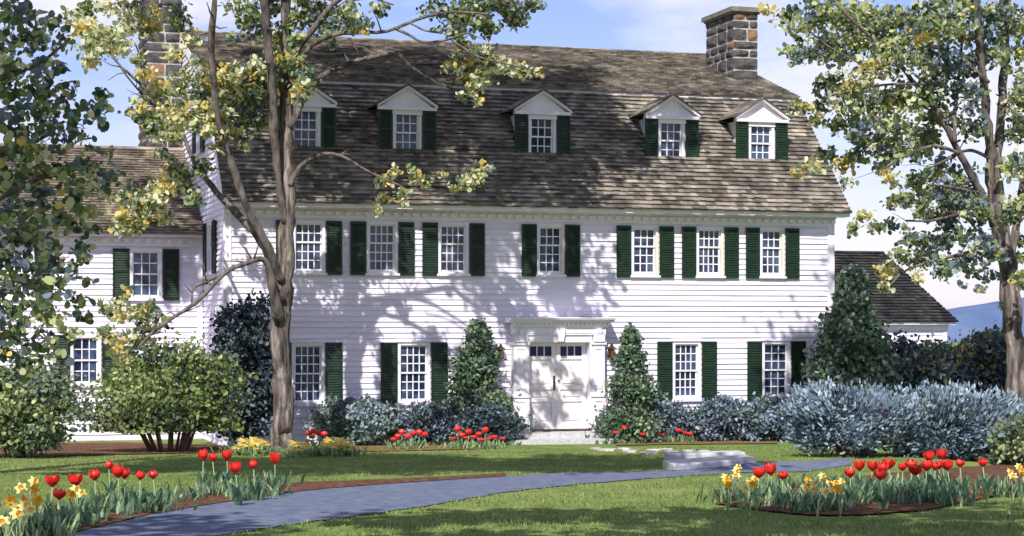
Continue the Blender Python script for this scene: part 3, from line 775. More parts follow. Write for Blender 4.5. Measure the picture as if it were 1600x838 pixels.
mb.box(OXR-0.1, OXR+0.04, OY-0.04, OY+0.1, 0, ez-0.24); mb.build('cornice', M['trim'], ob)
mb = MB(); hx = OXR+0.3; hy = OY-0.3; ry = OY+OD/2
k = (hx-rdx)/(rdz-ez)
roof_plane(mb, OXL, hx, hy, ez+0.03, ry, rdz, 0.16, 41, xfun=lambda z: (OXL, hx-k*(z-ez)))
tmp = MB(); roof_plane(tmp, -(OY+OD+0.3), -hy, -hx, ez+0.03, -rdx, rdz, 0.16, 42, xfun=lambda z: (-(OY+OD+0.3)+(ry-hy)*(z-ez)/(rdz-ez), -hy-(ry-hy)*(z-ez)/(rdz-ez)))
n = len(mb.v); mb.v += [(-y, -x, z) for x, y, z in tmp.v]; mb.f += [tuple(i+n for i in f) for f in tmp.f]; mb.m += tmp.m
mb.quad((OXL, OY+OD+0.3, ez), (hx, OY+OD+0.3, ez), (rdx, ry, rdz), (OXL, ry, rdz))
mb.build('roof', M['roof_shade'], ob, tone=True, recalc=False)

# ================================================================== TREES
def G(p): return Vector((p.x, p.y, gh(p.x, p.y)))
SPR = ('light', 'mid', 'dark', 'slate', 'gold', 'cream')
Y_ = (4, 2, 1.8, .6, 2, 3.6); GR = (3.4, 3, 2, 1.3, .35, .9); DK = (2.4, 3.2, 2.4, 2.4, .2, .6); GO = (2, 1, .8, .3, 3.4, 3); BL = (1.3, 1.6, 2, 5, .1, .6)
def crown_from(name, root, clusters, depth, dvar, seed, leaf, dens, extra=(), mats=SPR):
    rng = np.random.default_rng(seed); blobs = []
    for cl in clusters:
        x, y, r, w = cl[:4]; dd = depth + (cl[4] if len(cl) > 4 else rng.uniform(-dvar, dvar))
        p = at(x, y, dd); R_ = r/FPX*dd
        blobs.append(((p.x, p.y, p.z), R_, int(dens*(r/FPX*dd)**2/(leaf**2)), w))
    blobs += list(extra)
    P, MI, SZ = clump_points(blobs, rng)
    P[:, 0] -= root.location.x; P[:, 1] -= root.location.y; P[:, 2] -= root.location.z
    sz = np.where(SZ > 0, SZ, leaf)*rng.uniform(0.5, 1.3, len(P))
    return leaves(name, P, sz, MI, [LF[k] for k in mats], root, 1.25, None, seed)
def limb_px(mb, root, pts, d0, dd, rnd, sides=9, tw=0, tl=0.6):
    """pts: (px, py, width_px); distance runs from d0 to d0+dd along the limb."""
    n = len(pts); P = []; R_ = []
    for i, (x, y, w) in enumerate(pts):
        d = d0 + dd*i/(n-1); p = at(x, y, d) - root.location; P.append(p); R_.append(w/2/FPX*d)
    p, r = limb(mb, P, R_, rnd, 0.18, sides)
    if tw: twigs(mb, p, r, rnd, tw, tl)

# main tree in front of the left half of the house
d0 = 40.0
b = at(440, 712, d0); root = empty('maple_tree', G(b)); tag(root, 'tall many limbed tree with yellow spring leaves standing before the left half of the house', 'tree')
rnd = random.Random(5); mb = MB()
limb_px(mb, root, [(441,722,46),(441,700,38),(441,660,32),(440,600,30),(440,520,30),(442,470,31),(446,400,29),(449,330,25),(450,260,23),(448,190,24),(446,130,20),(447,60,16),(447,0,15),(450,-110,12),(456,-240,8),(460,-330,4)], d0, 0, rnd, 14)
mb.build('trunk', M['bark'], root, True)
mb = MB()
limb_px(mb, root, [(446,350,12),(434,280,11),(428,200,15),(426,150,14),(422,100,14),(417,50,15),(413,0,14),(400,-90,10),(380,-200,5)], d0-0.1, -1.5, rnd, 9, 5)
limb_px(mb, root, [(440,440,14),(425,400,13),(400,350,13),(376,300,12),(358,240,11),(344,200,10),(336,150,11),(332,100,10),(330,50,11),(335,0,8),(330,-80,5)], d0-0.2, -2.2, rnd, 9, 8)
limb_px(mb, root, [(438,470,17),(425,410,14),(402,370,12),(375,338,13),(345,308,11),(318,275,9),(300,245,7),(285,212,6),(262,180,5),(228,140,4.5),(190,105,4),(160,70,3)], d0-0.2, 1.5, rnd, 9, 10)
limb_px(mb, root, [(285,210,5),(262,170,4),(240,150,4),(225,105,3),(212,70,2)], d0+1.0, 0.5, rnd, 7, 6)
limb_px(mb, root, [(270,190,4),(240,165,4),(205,128,3),(185,100,2.5)], d0+1.1, 0.3, rnd, 6, 4)
limb_px(mb, root, [(436,500,20),(427,450,16),(414,407,9),(388,411,8),(350,428,7),(312,468,6.5),(275,494,6),(240,518,5),(215,545,3)], d0-0.2, -2.0, rnd, 9, 8)
limb_px(mb, root, [(352,428,5),(322,440,5),(302,452,4.5),(300,480,3)], d0-1.0, -0.5, rnd, 6, 3)
limb_px(mb, root, [(452,200,12),(466,172,10),(480,145,11),(505,118,10),(540,102,9),(580,90,8),(618,83,8),(642,104,6),(672,124,5),(705,138,4),(740,150,3)], d0-0.1, 1.2, rnd, 9, 9, 0.5)
limb_px(mb, root, [(448,120,12),(465,78,10),(488,48,11),(508,22,10),(525,3,8),(560,-10,6),(620,-2,3)], d0-0.1, -1.0, rnd, 9, 6)
limb_px(mb, root, [(449,140,12),(470,92,9),(495,66,8),(530,53,7),(570,51,6),(605,49,5.5),(640,35,5),(675,24,4.5),(710,19,4),(765,22,2.5)], d0-0.1, -2.0, rnd, 8, 6)
limb_px(mb, root, [(618,45,5),(640,55,4.5),(662,66,4),(700,62,3.5),(728,52,3),(745,58,2.5)], d0-1.3, -0.5, rnd, 6, 4)
limb_px(mb, root, [(705,62,4),(728,78,4),(750,90,4),(790,100,3),(835,110,2)], d0-1.6, -0.3, rnd, 6, 4)
limb_px(mb, root, [(640,36,4),(665,48,3.5),(690,52,2.5)], d0-1.5, -0.1, rnd, 6, 1)
limb_px(mb, root, [(540,3,4),(580,-2,3.5),(615,8,2.5)], d0-1.0, -0.1, rnd, 6, 1)
limb_px(mb, root, [(452,290,12),(468,262,8),(488,248,7),(512,240,6),(538,246,5),(565,262,4),(592,276,3.5),(625,290,2.5)], d0-0.1, -0.6, rnd, 8, 5, 0.4)
limb_px(mb, root, [(442,-100,14),(520,-170,10),(600,-260,5)], d0, 1.5, rnd, 7, 3, 1)
limb_px(mb, root, [(442,-60,14),(350,-150,10),(260,-230,5)], d0, -1.5, rnd, 7, 3, 1)
mb.build('limbs', M['bark_dark'], root, True)
cl = [(250,140,22,Y_),(285,130,22,Y_),(300,175,24,Y_),(345,165,24,Y_),(380,135,24,Y_),(320,115,16,GO),(230,120,18,GO),(405,195,18,GR),(380,215,18,GR),(345,235,14,Y_),(255,240,14,DK),(410,100,16,Y_),(365,110,16,Y_),(445,150,16,GO),(460,60,16,GR),(195,25,35,Y_),(150,50,42,Y_),(125,20,22,GR),(235,45,20,GO),(245,18,14,GO),(185,70,22,Y_),(140,95,16,GO),(212,90,14,GO),
 (215,170,18,GO),(235,195,22,GR),(262,180,26,GO),(262,215,22,GR),(290,188,30,Y_),(325,170,32,Y_),(345,128,28,GO),(365,150,28,Y_),(392,112,24,Y_),(400,160,32,DK),(360,195,24,GR),(300,150,18,DK),(335,205,20,Y_),
 (440,78,30,GO),(462,98,24,Y_),(480,122,18,DK),(470,140,20,Y_),(415,128,22,Y_),(430,50,16,GR),(395,45,26,BL),(382,15,28,GR),(420,10,22,GR),(470,22,26,GR),(500,30,34,GR),(545,24,26,GR),(560,42,18,DK),(520,62,14,GR),(595,12,14,GR),(365,60,12,BL),
 (300,60,18,Y_),(285,25,24,GR),(270,85,16,GO),(305,95,14,DK),
 (285,285,28,Y_),(258,295,28,GO),(225,305,30,Y_),(240,330,24,Y_),(200,345,26,GO),(300,315,16,DK),(270,260,14,GR),(315,260,16,GR),(190,310,16,GR),
 (685,22,26,GR),(710,40,26,GR),(745,25,30,GR),(775,12,30,GR),(805,22,26,GR),(835,8,16,GR),(765,45,20,DK),(725,14,18,DK),
 (718,72,16,Y_),(735,95,20,GO),(758,80,18,GR),(762,112,22,Y_),(785,104,15,GO),(812,110,16,Y_),(838,113,10,GO),(705,108,14,GO),(730,122,18,Y_),(745,140,16,GO),(748,160,9,GO),(722,150,10,Y_),(715,98,14,DK),
 (600,285,12,GO),(618,268,12,GO),(628,300,12,Y_),(650,272,15,GO),(668,285,10,Y_),(690,272,8,GO),(600,312,12,GO),(588,330,8,GO),(735,280,22,Y_),(755,265,14,GO),(715,290,14,Y_),(630,318,8,GO),
 (172,476,20,Y_),(195,486,22,GO),(220,500,20,Y_),(235,480,16,GR),(212,530,22,Y_),(182,540,18,GO),(165,525,16,Y_),(195,560,18,GO),(240,520,16,Y_),(200,455,12,GO),(255,500,12,GR)]
rng = np.random.default_rng(77); ex = []
for i in range(112):
    u = ball(rng, 1)[0]; c = (b.x + 0.6 + u[0]*7.2, b.y + u[1]*4.4, 15.4 + u[2]*5.6); r = rng.uniform(0.6, 1.15)
    if c[2] - r < 3.1 + 0.1712*depth_of(c[0], c[1]): continue
    ex.append((c, r, int(520*r*r), GR, 0.078))
crown_from('crown', root, cl, d0-0.3, 1.2, 51, 0.044, 4.0, ex)

# right tree
d0 = 37.0
b = at(1588, 718, d0); root = empty('maple_tree', G(b)); tag(root, 'tall tree with forked trunk and blue green leaves at the right edge of the garden', 'tree')
rnd = random.Random(9); mb = MB()
limb_px(mb, root, [(1594,728,50),(1593,700,40),(1590,650,35),(1586,580,32),(1582,500,31),(1575,430,29),(1564,370,28),(1556,320,25),(1553,270,26),(1551,230,20)], d0, 0, rnd, 14)
mb.build('trunk', M['bark'], root, True)
mb = MB()
limb_px(mb, root, [(1553,262,16),(1545,210,15),(1539,160,14),(1534,100,13),(1530,50,13),(1524,0,12),(1515,-90,9),(1500,-190,5)], d0, -1, rnd, 9, 6)
limb_px(mb, root, [(1553,262,16),(1562,210,14),(1566,150,14),(1569,90,13),(1570,30,13),(1571,-20,11),(1580,-120,8),(1590,-220,4)], d0, 1, rnd, 9, 6)
limb_px(mb, root, [(1556,350,20),(1540,315,14),(1522,282,12),(1502,245,11),(1482,205,10),(1458,165,9),(1432,135,8),(1400,95,7),(1368,65,6),(1335,35,5),(1308,8,4),(1285,-25,3)], d0, -1.5, rnd, 9, 12)
limb_px(mb, root, [(1572,440,16),(1585,370,13),(1595,310,12),(1606,230,10),(1620,120,7)], d0, 0.5, rnd, 8, 4)
limb_px(mb, root, [(1540,320,9),(1515,300,7),(1480,292,5),(1450,288,3)], d0-0.2, -1, rnd, 7, 5)
limb_px(mb, root, [(1492,222,7),(1492,180,6),(1498,120,5),(1505,50,4)], d0-0.8, 0.8, rnd, 7, 5)
limb_px(mb, root, [(1500,240,6),(1462,228,5),(1430,238,4),(1400,252,3),(1372,268,2)], d0-0.8, -0.5, rnd, 6, 5)
limb_px(mb, root, [(1430,132,5),(1390,132,4),(1350,138,3),(1300,150,2)], d0-1, -0.4, rnd, 6, 5)
limb_px(mb, root, [(1400,95,5),(1365,110,4),(1330,92,3),(1290,70,3),(1262,45,2)], d0-1.1, -0.6, rnd, 6, 6)
limb_px(mb, root, [(1560,400,9),(1530,392,7),(1490,400,5),(1450,410,4),(1412,425,3),(1392,445,2)], d0, -1.0, rnd, 6, 6)
limb_px(mb, root, [(1545,335,8),(1500,335,6),(1455,345,4),(1415,345,3)], d0, -1.2, rnd, 6, 6)
limb_px(mb, root, [(1552,250,8),(1515,235,5),(1478,250,4),(1455,262,3)], d0, -0.5, rnd, 6, 4)
limb_px(mb, root, [(1545,130,8),(1500,90,6),(1455,70,5),(1420,40,3)], d0-0.6, 0.5, rnd, 6, 5)
mb.build('limbs', M['bark_dark'], root, True)
cl = [(x_, y_, r_*1.18, w_) for x_, y_, r_, w_ in [(1228,18,16,GR),(1200,12,10,GO),(1252,42,22,GR),(1278,22,26,GR),(1312,22,30,GR),(1345,30,28,GR),(1238,85,18,GR),(1262,80,18,BL),(1290,82,26,GR),(1325,68,28,GR),(1362,60,30,GR),(1395,28,32,GR),(1350,112,28,Y_),(1388,92,28,GR),(1422,60,32,GR),(1458,38,36,GR),(1498,30,34,GR),(1540,32,30,BL),(1582,30,32,GR),(1595,90,28,GR),(1552,80,24,GR),
 (1440,108,30,GR),(1482,90,28,BL),(1520,100,24,BL),(1300,130,22,GR),(1322,158,28,Y_),(1285,160,16,GR),(1262,172,12,GO),(1242,166,12,GO),(1275,188,12,GO),(1358,165,30,GR),(1398,148,28,GR),(1435,152,28,GR),(1470,150,24,BL),(1508,150,24,BL),(1585,145,26,GR),
 (1302,200,14,GR),(1330,192,14,GR),(1348,203,20,BL),(1375,200,20,BL),(1400,205,20,GR),(1440,198,24,GR),(1475,190,22,GR),(1520,200,20,BL),(1590,200,26,GR),(1270,262,14,GO),(1250,268,10,GO),(1290,245,16,GR),(1310,262,14,GO),(1322,285,10,GR),(1335,235,22,GR),(1365,225,22,GR),(1395,245,22,BL),(1390,280,14,GO),(1372,262,10,GO),(1325,245,8,GO),
 (1425,235,20,GR),(1455,222,20,GR),(1462,258,20,GR),(1440,285,22,GR),(1415,312,16,GR),(1470,300,24,BL),(1505,275,22,BL),(1500,318,26,BL),(1535,330,24,BL),(1470,340,22,BL),(1440,330,18,GR),(1398,318,12,Y_),(1352,340,12,GO),(1335,356,10,GO),(1368,352,12,Y_),(1395,350,10,GR),(1330,365,6,DK),
 (1420,372,18,GR),(1450,380,22,BL),(1485,370,24,BL),(1520,380,24,BL),(1550,392,18,BL),(1505,412,20,BL),(1470,415,18,BL),(1440,405,18,GR),(1392,425,16,GO),(1382,448,10,GO),(1408,400,14,GR),(1432,432,10,GO),(1540,425,14,BL),(1590,330,24,GR),(1590,260,24,GR),(1588,390,20,GR),(1595,440,16,GR),(1568,478,8,DK),(1500,448,8,BL),(1530,452,8,BL)]]
rng = np.random.default_rng(78); ex = []
for i in range(85):
    u = ball(rng, 1)[0]; c = (b.x + 1 + u[0]*6.0, b.y + u[1]*4.0, 14.3 + u[2]*4.8); r = rng.uniform(0.7, 1.25)
    if c[2] - r < 3.1 + 0.1712*depth_of(c[0], c[1]): continue
    ex.append((c, r, int(380*r*r), GR, 0.078))
crown_from('crown', root, cl, d0-0.3, 1.3, 52, 0.043, 3.6, ex)

# big dark tree filling the left edge; its trunk stands just outside the view
d0 = 27.0
b = at(-150, 800, d0); root = empty('shade_tree', G(b)); tag(root, 'large dark green tree overhanging the left edge in front of the wing', 'tree')
rnd = random.Random(15); mb = MB()
limb_px(mb, root, [(-150,780,75),(-150,700,60),(-148,500,54),(-150,300,50),(-150,100,42),(-150,-150,34),(-140,-400,20)], d0, 0, rnd, 12)
mb.build('trunk', M['bark'], root, True)
mb = MB()
limb_px(mb, root, [(-150,330,24),(-60,270,16),(0,236,10),(55,222,6),(100,190,4)], d0, -0.5, rnd, 8, 6)
limb_px(mb, root, [(-150,420,20),(-60,340,14),(0,310,9),(60,280,7),(105,272,4),(140,250,3)], d0, 0.5, rnd, 8, 6)
limb_px(mb, root, [(-150,560,20),(-60,500,13),(0,462,8),(45,440,5),(90,425,3)], d0, 0, rnd, 8, 6)
limb_px(mb, root, [(-150,180,22),(-50,140,14),(10,118,9),(60,100,5),(110,60,3)], d0, -0.6, rnd, 8, 6)
limb_px(mb, root, [(-150,-100,26),(20,-230,18),(260,-330,10),(420,-400,5)], d0, -5, rnd, 8, 6, 1)
mb.build('limbs', M['bark_dark'], root, True)
cl = [(15,25,38,BL),(45,15,22,BL),(55,55,26,GR),(85,40,20,BL),(15,90,34,GR),(60,90,26,GR),(95,75,18,GR),(25,135,36,DK),(70,130,24,DK),(65,160,26,DK),(20,190,38,DK),(70,190,30,DK),(108,140,16,GR),(112,160,20,DK),(120,185,18,DK),(88,110,16,BL),(150,150,20,GR),(150,185,16,GR),(165,165,12,DK),(165,195,12,DK),(130,215,24,GR),(95,220,26,DK),(45,235,34,DK),(5,240,28,DK),
 (140,250,20,GR),(165,245,14,GR),(110,265,26,GR),(60,275,30,GR),(15,285,34,GR),(150,280,22,DK),(178,275,16,DK),(115,300,26,GR),(70,320,30,DK),(20,330,36,DK),(135,325,22,GR),(160,300,14,GR),(100,350,26,DK),(50,370,30,GR),(10,385,32,DK),(135,360,16,DK),(125,390,18,DK),(80,400,30,DK),(35,420,32,BL),(130,400,14,GR),(100,440,26,DK),(60,455,30,DK),(10,460,34,DK),(140,440,12,GR),(120,470,18,GR),(80,495,28,GR),(30,505,32,DK),(125,495,14,DK),(105,525,18,GR),(60,540,30,DK),(10,550,32,GR),(110,420,18,BL),(-30,60,40,DK),(-30,200,40,DK),(-40,350,45,DK),(-30,480,40,DK),(100,558,14,DK),(35,575,20,GR)]
rng = np.random.default_rng(79); ex = []
for i in range(80):
    u = ball(rng, 1)[0]; c = (-3.3 + u[0]*5.8, -21.4 + u[1]*3.8, 10.8 + u[2]*2.6); r = rng.uniform(0.6, 1.1)
    if c[2] - r < 3.2 + 0.1712*depth_of(c[0], c[1]): continue
    ex.append((c, r, int(420*r*r), GR, 0.08))
crown_from('crown', root, cl, d0, 0.7, 53, 0.050, 2.9, ex)

# a tree behind the painter's left shoulder, whose shade lies over the foreground lawn
root = empty('shade_tree', (-12.5, -39.5, gh(-12.5, -39.5))); tag(root, 'broad tree beside the viewpoint whose shade falls on the near lawn', 'tree')
mb = MB(); rnd = random.Random(19)
limb(mb, [(0,0,-0.1),(0.1,0,2.5),(0.6,0,5.5),(2.5,0.4,8)], [0.36,0.28,0.22,0.12], rnd)
for q in range(6): limb(mb, [(0.4,0,5-q*0.3),(3+q,rnd.uniform(-2,2),7.2),(6+q*1.3,rnd.uniform(-2,2),8.5)], [0.13,0.08,0.02], rnd)
mb.build('trunk', M['bark'], root, True)
rng = np.random.default_rng(80); ex = []
for i in range(50):
    u = ball(rng, 1)[0]; c = (-4.0 + u[0]*6.8, -35.1 + u[1]*2.5, 9.6 + u[2]*1.5); r = rng.uniform(0.45, 0.95); ex.append((c, r, int(230*r*r), GR))
crown_from('crown', root, [], 10, 1, 54, 0.11, 2, ex)

# ================================================================== SHRUBS
def gp(px, py): return ground(px, py)
def at_d(px, d, z=None):
    p = at(px, 505, d); return Vector((p.x, p.y, gh(p.x, p.y)))
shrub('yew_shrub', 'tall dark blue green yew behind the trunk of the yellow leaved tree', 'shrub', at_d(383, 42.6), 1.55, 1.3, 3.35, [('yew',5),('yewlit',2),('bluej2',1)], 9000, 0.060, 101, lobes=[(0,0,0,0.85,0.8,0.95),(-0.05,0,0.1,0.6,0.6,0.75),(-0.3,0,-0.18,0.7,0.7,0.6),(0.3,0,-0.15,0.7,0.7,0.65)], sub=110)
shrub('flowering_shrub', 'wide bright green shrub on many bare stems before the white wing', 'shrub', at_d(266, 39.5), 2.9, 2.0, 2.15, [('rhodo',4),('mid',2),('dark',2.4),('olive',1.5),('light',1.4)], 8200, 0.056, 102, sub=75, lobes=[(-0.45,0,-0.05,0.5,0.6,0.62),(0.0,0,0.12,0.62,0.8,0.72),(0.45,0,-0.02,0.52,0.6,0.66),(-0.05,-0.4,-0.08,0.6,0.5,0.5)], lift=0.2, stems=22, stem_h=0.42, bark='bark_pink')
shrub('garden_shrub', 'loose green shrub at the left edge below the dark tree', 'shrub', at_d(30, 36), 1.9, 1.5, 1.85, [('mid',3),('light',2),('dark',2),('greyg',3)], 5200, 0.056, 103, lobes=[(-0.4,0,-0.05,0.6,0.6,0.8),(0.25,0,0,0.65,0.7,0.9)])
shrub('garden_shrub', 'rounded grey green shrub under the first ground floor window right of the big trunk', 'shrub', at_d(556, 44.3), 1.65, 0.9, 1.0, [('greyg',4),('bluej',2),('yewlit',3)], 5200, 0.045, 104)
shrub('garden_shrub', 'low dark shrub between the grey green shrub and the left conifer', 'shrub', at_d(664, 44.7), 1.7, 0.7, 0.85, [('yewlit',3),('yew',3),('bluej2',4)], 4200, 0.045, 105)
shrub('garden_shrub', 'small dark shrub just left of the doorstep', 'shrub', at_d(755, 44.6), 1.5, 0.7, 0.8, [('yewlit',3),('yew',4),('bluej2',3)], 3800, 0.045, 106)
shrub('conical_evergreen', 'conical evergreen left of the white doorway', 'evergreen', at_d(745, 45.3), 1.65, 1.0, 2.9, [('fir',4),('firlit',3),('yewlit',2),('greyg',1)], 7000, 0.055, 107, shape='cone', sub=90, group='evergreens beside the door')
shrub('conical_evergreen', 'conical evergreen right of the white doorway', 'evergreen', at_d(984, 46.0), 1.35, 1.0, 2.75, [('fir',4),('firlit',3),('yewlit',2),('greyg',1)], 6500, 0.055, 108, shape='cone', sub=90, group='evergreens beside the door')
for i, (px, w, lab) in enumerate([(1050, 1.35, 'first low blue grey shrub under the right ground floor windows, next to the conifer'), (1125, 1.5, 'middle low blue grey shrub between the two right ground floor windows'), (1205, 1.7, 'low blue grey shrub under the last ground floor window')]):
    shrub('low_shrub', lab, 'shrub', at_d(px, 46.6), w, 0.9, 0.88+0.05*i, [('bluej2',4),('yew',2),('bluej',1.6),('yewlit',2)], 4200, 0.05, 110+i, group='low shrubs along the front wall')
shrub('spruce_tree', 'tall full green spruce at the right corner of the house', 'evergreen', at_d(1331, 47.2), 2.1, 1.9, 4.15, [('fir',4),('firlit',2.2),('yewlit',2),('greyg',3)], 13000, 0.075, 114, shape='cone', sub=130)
for i, (px, d, w, h, pal, lab) in enumerate([(1400, 50.0, 2.2, 2.35, [('yew',2),('yewlit',3),('olive',3)], 'dark rounded hedge bush right of the spruce'),
    (1478, 50.5, 2.1, 2.25, [('olive',5),('firlit',2),('yewlit',2)], 'olive green hedge bush in front of the outbuilding corner'),
    (1548, 50.2, 1.9, 2.55, [('yew',2),('yewlit',4),('olive',2)], 'dark hedge bush just left of the forked tree'),
    (1440, 49.0, 2.6, 1.75, [('olive',3),('yewlit',4),('yew',3)], 'low brown green hedge bush behind the blue juniper'),
    (1620, 50.0, 2.2, 2.3, [('yew',3),('yewlit',4)], 'dark hedge bush behind the forked trunk at the right edge')]):
    shrub('hedge_bush', lab, 'bush', at_d(px, d), w, 1.6, h, pal, 4300, 0.07, 120+i, group='hedge bushes behind the juniper')
JP = [('bluej',5),('bluej2',4),('yew',2),('greyg',0.8)]
shrub('blue_juniper', 'spreading blue juniper with bare pink brown stems at its left side', 'juniper', at_d(1338, 33.0), 2.15, 2.0, 1.12, JP, 24000, 0.0185, 131, lobes=[(-0.3,0,0.02,0.65,0.7,0.85),(0.35,0.1,0.02,0.7,0.8,0.85),(-0.62,0,0.25,0.3,0.4,0.5)], spiky=0.55, aspect=2.4, stems=16, stem_h=0.65, bark='bark_pink', sub=90)
shrub('blue_juniper', 'wide spreading blue juniper beside the base of the forked tree', 'juniper', at_d(1500, 33.6), 3.2, 2.3, 1.18, JP, 34000, 0.0185, 132, lobes=[(-0.4,0,0.0,0.6,0.7,0.85),(0.1,0.1,0.05,0.6,0.8,0.9),(0.55,0,-0.02,0.55,0.7,0.8)], spiky=0.55, aspect=2.4, stems=8, stem_h=0.5, bark='bark_pink', sub=110)
shrub('garden_shrub', 'pale green shrub at the foot of the forked tree', 'shrub', at_d(1605, 32.0), 1.1, 1.0, 0.75, [('light',2),('mid',2),('greyg',2),('dark',2)], 2200, 0.05, 133)

# ================================================================== FLOWERS
def blade(mb, base, h, w, lean, az, m=0, seg=5, curl=0.5):
    d = Vector((math.cos(az), math.sin(az), 0)); sdv = Vector((-d.y, d.x, 0)); pr = None
    for i in range(seg+1):
        t = i/seg; c = base + d*(lean*(t**1.6)) + Vector((0, 0, h*(t - curl*t*t*0.35)))
        ww_ = w*math.sin(math.pi*min(0.97, 0.12+0.85*t))**0.8; a = c - sdv*ww_ + d*ww_*0.3; b_ = c + sdv*ww_ + d*ww_*0.3
        cur = (a, c, b_)
        if pr: mb.quad(pr[0], pr[1], cur[1], cur[0], m); mb.quad(pr[1], pr[2], cur[2], cur[1], m)
        pr = cur
def tulip_proto(h, seed, size=0.070, closed=1.0):
    r = random.Random(seed); root = empty('tulip', (0, 0, 0))
    lean = Vector((r.uniform(-0.03, 0.03), r.uniform(-0.03, 0.03), 0))
    top = Vector((0, 0, h)) + lean
    mb = MB(); mb.tube([(0,0,-0.02), Vector((0,0,h*0.5))+lean*0.2, top], [0.0085,0.0075,0.006], 6); mb.build('stem', M['stem'], root, True)
    mb = MB(); R0 = size
    for k in range(6):
        az = k*math.pi/3 + r.uniform(-0.1, 0.1); inner = k % 2; RR = R0*(0.90 if inner else 1.0); Hh = R0*2.05*r.uniform(0.93, 1.08)
        rows = []
        for i in range(6):
            t = i/5; rad_ = RR*(0.14+0.90*math.sin(min(1.0, t*1.7)*math.pi*0.5)) - closed*(RR*0.42*max(0, t-0.55)/0.45 if inner else RR*0.28*max(0, t-0.55)/0.45)
            wd = 0.72*math.sin(math.pi*min(0.93, 0.22+0.72*t))
            rows.append([top + Vector((math.cos(az+wd*q)*rad_*(1-0.04*abs(q)), math.sin(az+wd*q)*rad_*(1-0.04*abs(q)), t*Hh - (0.06*Hh*abs(q) if i == 5 else 0))) for q in (-1, 0, 1)])
        for i in range(5):
            for q in range(2): mb.quad(rows[i][q], rows[i][q+1], rows[i+1][q+1], rows[i+1][q])
    mb.build('bloom', M['red'], root, True, tone=True, recalc=False)
    for k in range(5):
        mb = MB(); blade(mb, Vector((r.uniform(-.02, .02), r.uniform(-.02, .02), 0)), h*r.uniform(0.6, 1.0), 0.036*r.uniform(0.8, 1.3), r.uniform(0.03, 0.16), k*1.25+r.uniform(-0.4, 0.4)); mb.build('leaf', M['blade'], root, tone=True, recalc=False)
    return root
def daff_proto(h, seed, gold=False):
    r = random.Random(seed); root = empty('daffodil', (0, 0, 0)); top = Vector((r.uniform(-0.03, 0.03), -0.02, h))
    mb = MB(); mb.tube([(0,0,-0.02), (0,0,h*0.6), top], [0.006,0.006,0.005], 5); mb.build('stem', M['stem'], root, True)
    face = Vector((r.uniform(-0.5, 0.5), -1, 0.25)).normalized(); u = face.cross(Vector((0, 0, 1))).normalized(); v = u.cross(face).normalized()
    c = top + face*0.03; mb = MB(); R_ = 0.055
    for k in range(6):
        a = k*math.pi/3+0.2; d = u*math.cos(a)+v*math.sin(a); e = u*-math.sin(a)+v*math.cos(a)
        mb.poly([c, c+d*R_*0.5+e*R_*0.33-face*0.006, c+d*R_*0.85+e*R_*0.2-face*0.012, c+d*R_*1.05-face*0.016, c+d*R_*0.85-e*R_*0.2-face*0.012, c+d*R_*0.5-e*R_*0.33-face*0.006])
    fl = mb.build('bloom', M['daff_gold'] if seed == 3 else M['daff'], root, tone=True, recalc=False)
    mb = MB(); mb.tube([c, c+face*0.022, c+face*0.036], [0.014, 0.017, 0.026], 9, cap=False); mb.build('trumpet', M['daff_gold'], root, tone=True, recalc=False)
    for k in range(4):
        mb = MB(); blade(mb, Vector((r.uniform(-.03, .03), r.uniform(-.03, .03), 0)), h*r.uniform(0.7, 1.05), 0.0085, r.uniform(0.04, 0.14), k*1.57+r.uniform(-0.5, 0.5)); mb.build('leaf', M['blade_yg'], root, tone=True, recalc=False)
    return root
def collapse(proto, name, size_fix=None):
    """one mesh per plant for those only a few pixels high."""
    pass
ORD = ['first','second','third','fourth','fifth','sixth','seventh','eighth','ninth','tenth','eleventh','twelfth','thirteenth','fourteenth','fifteenth','sixteenth','seventeenth','eighteenth','nineteenth','twentieth']
used_first = {}
protos_t = [tulip_proto(0.40, s_, z_, q_) for s_, z_, q_ in ((1, .070, 1.0), (2, .060, 1.7), (3, .074, 0.3), (4, .056, 1.3), (5, .070, -0.3))]
protos_d = [daff_proto(0.36, s_, True) for s_ in (1, 2, 3, 4)]
cache = {p.name: [c for c in bpy.data.objects if c.parent == p] for p in protos_t+protos_d}
rr = random.Random(44)
def plant(proto, px, py_base, py_top, lab, cat, grp, h0):
    p = ground(px, py_base); d = depth_of(p.x, p.y)
    want = (py_base-py_top)/FPX*d
    o = proto if proto.name not in used_first else copy_tree(proto, cache[proto.name])
    used_first[proto.name] = 1
    k = want/h0; k2 = rr.uniform(0.9, 1.1)
    o.location = p; o.rotation_euler.z = rr.uniform(-0.7, 0.7) if cat == 'daffodil' else rr.uniform(0, 6.28); o.scale = (k2, k2, max(0.6, min(1.8, k)))
    o.rotation_euler.x = rr.uniform(-0.09, 0.09); o.rotation_euler.y = rr.uniform(-0.09, 0.09)
    tag(o, lab, cat, grp); return o
def tulips(pts, hpx, where, grp):
    pts = sorted(pts)
    for i, (x, y) in enumerate(pts):
        lab = f'red tulip, {ORD[i]} from the left in {where}'
        plant(protos_t[(i*3+int(x)) % 5], x, y+hpx+rr.uniform(-3, 3), y+3, lab, 'tulip', grp, 0.48)
tulips([(79,748),(97,768),(123,746),(151,738),(171,721),(187,733),(202,735),(217,736),(244,735)], 66, 'the lower left bed', 'red tulips in the left bed')
tulips([(317,708),(335,709),(356,708),(373,727),(399,720),(429,713)], 62, 'the group below the big trunk', 'red tulips beside the path')
tulips([(1182,735),(1197,726),(1208,731),(1222,737)], 58, 'the left tip of the right bed', 'red tulips at the end of the right bed')
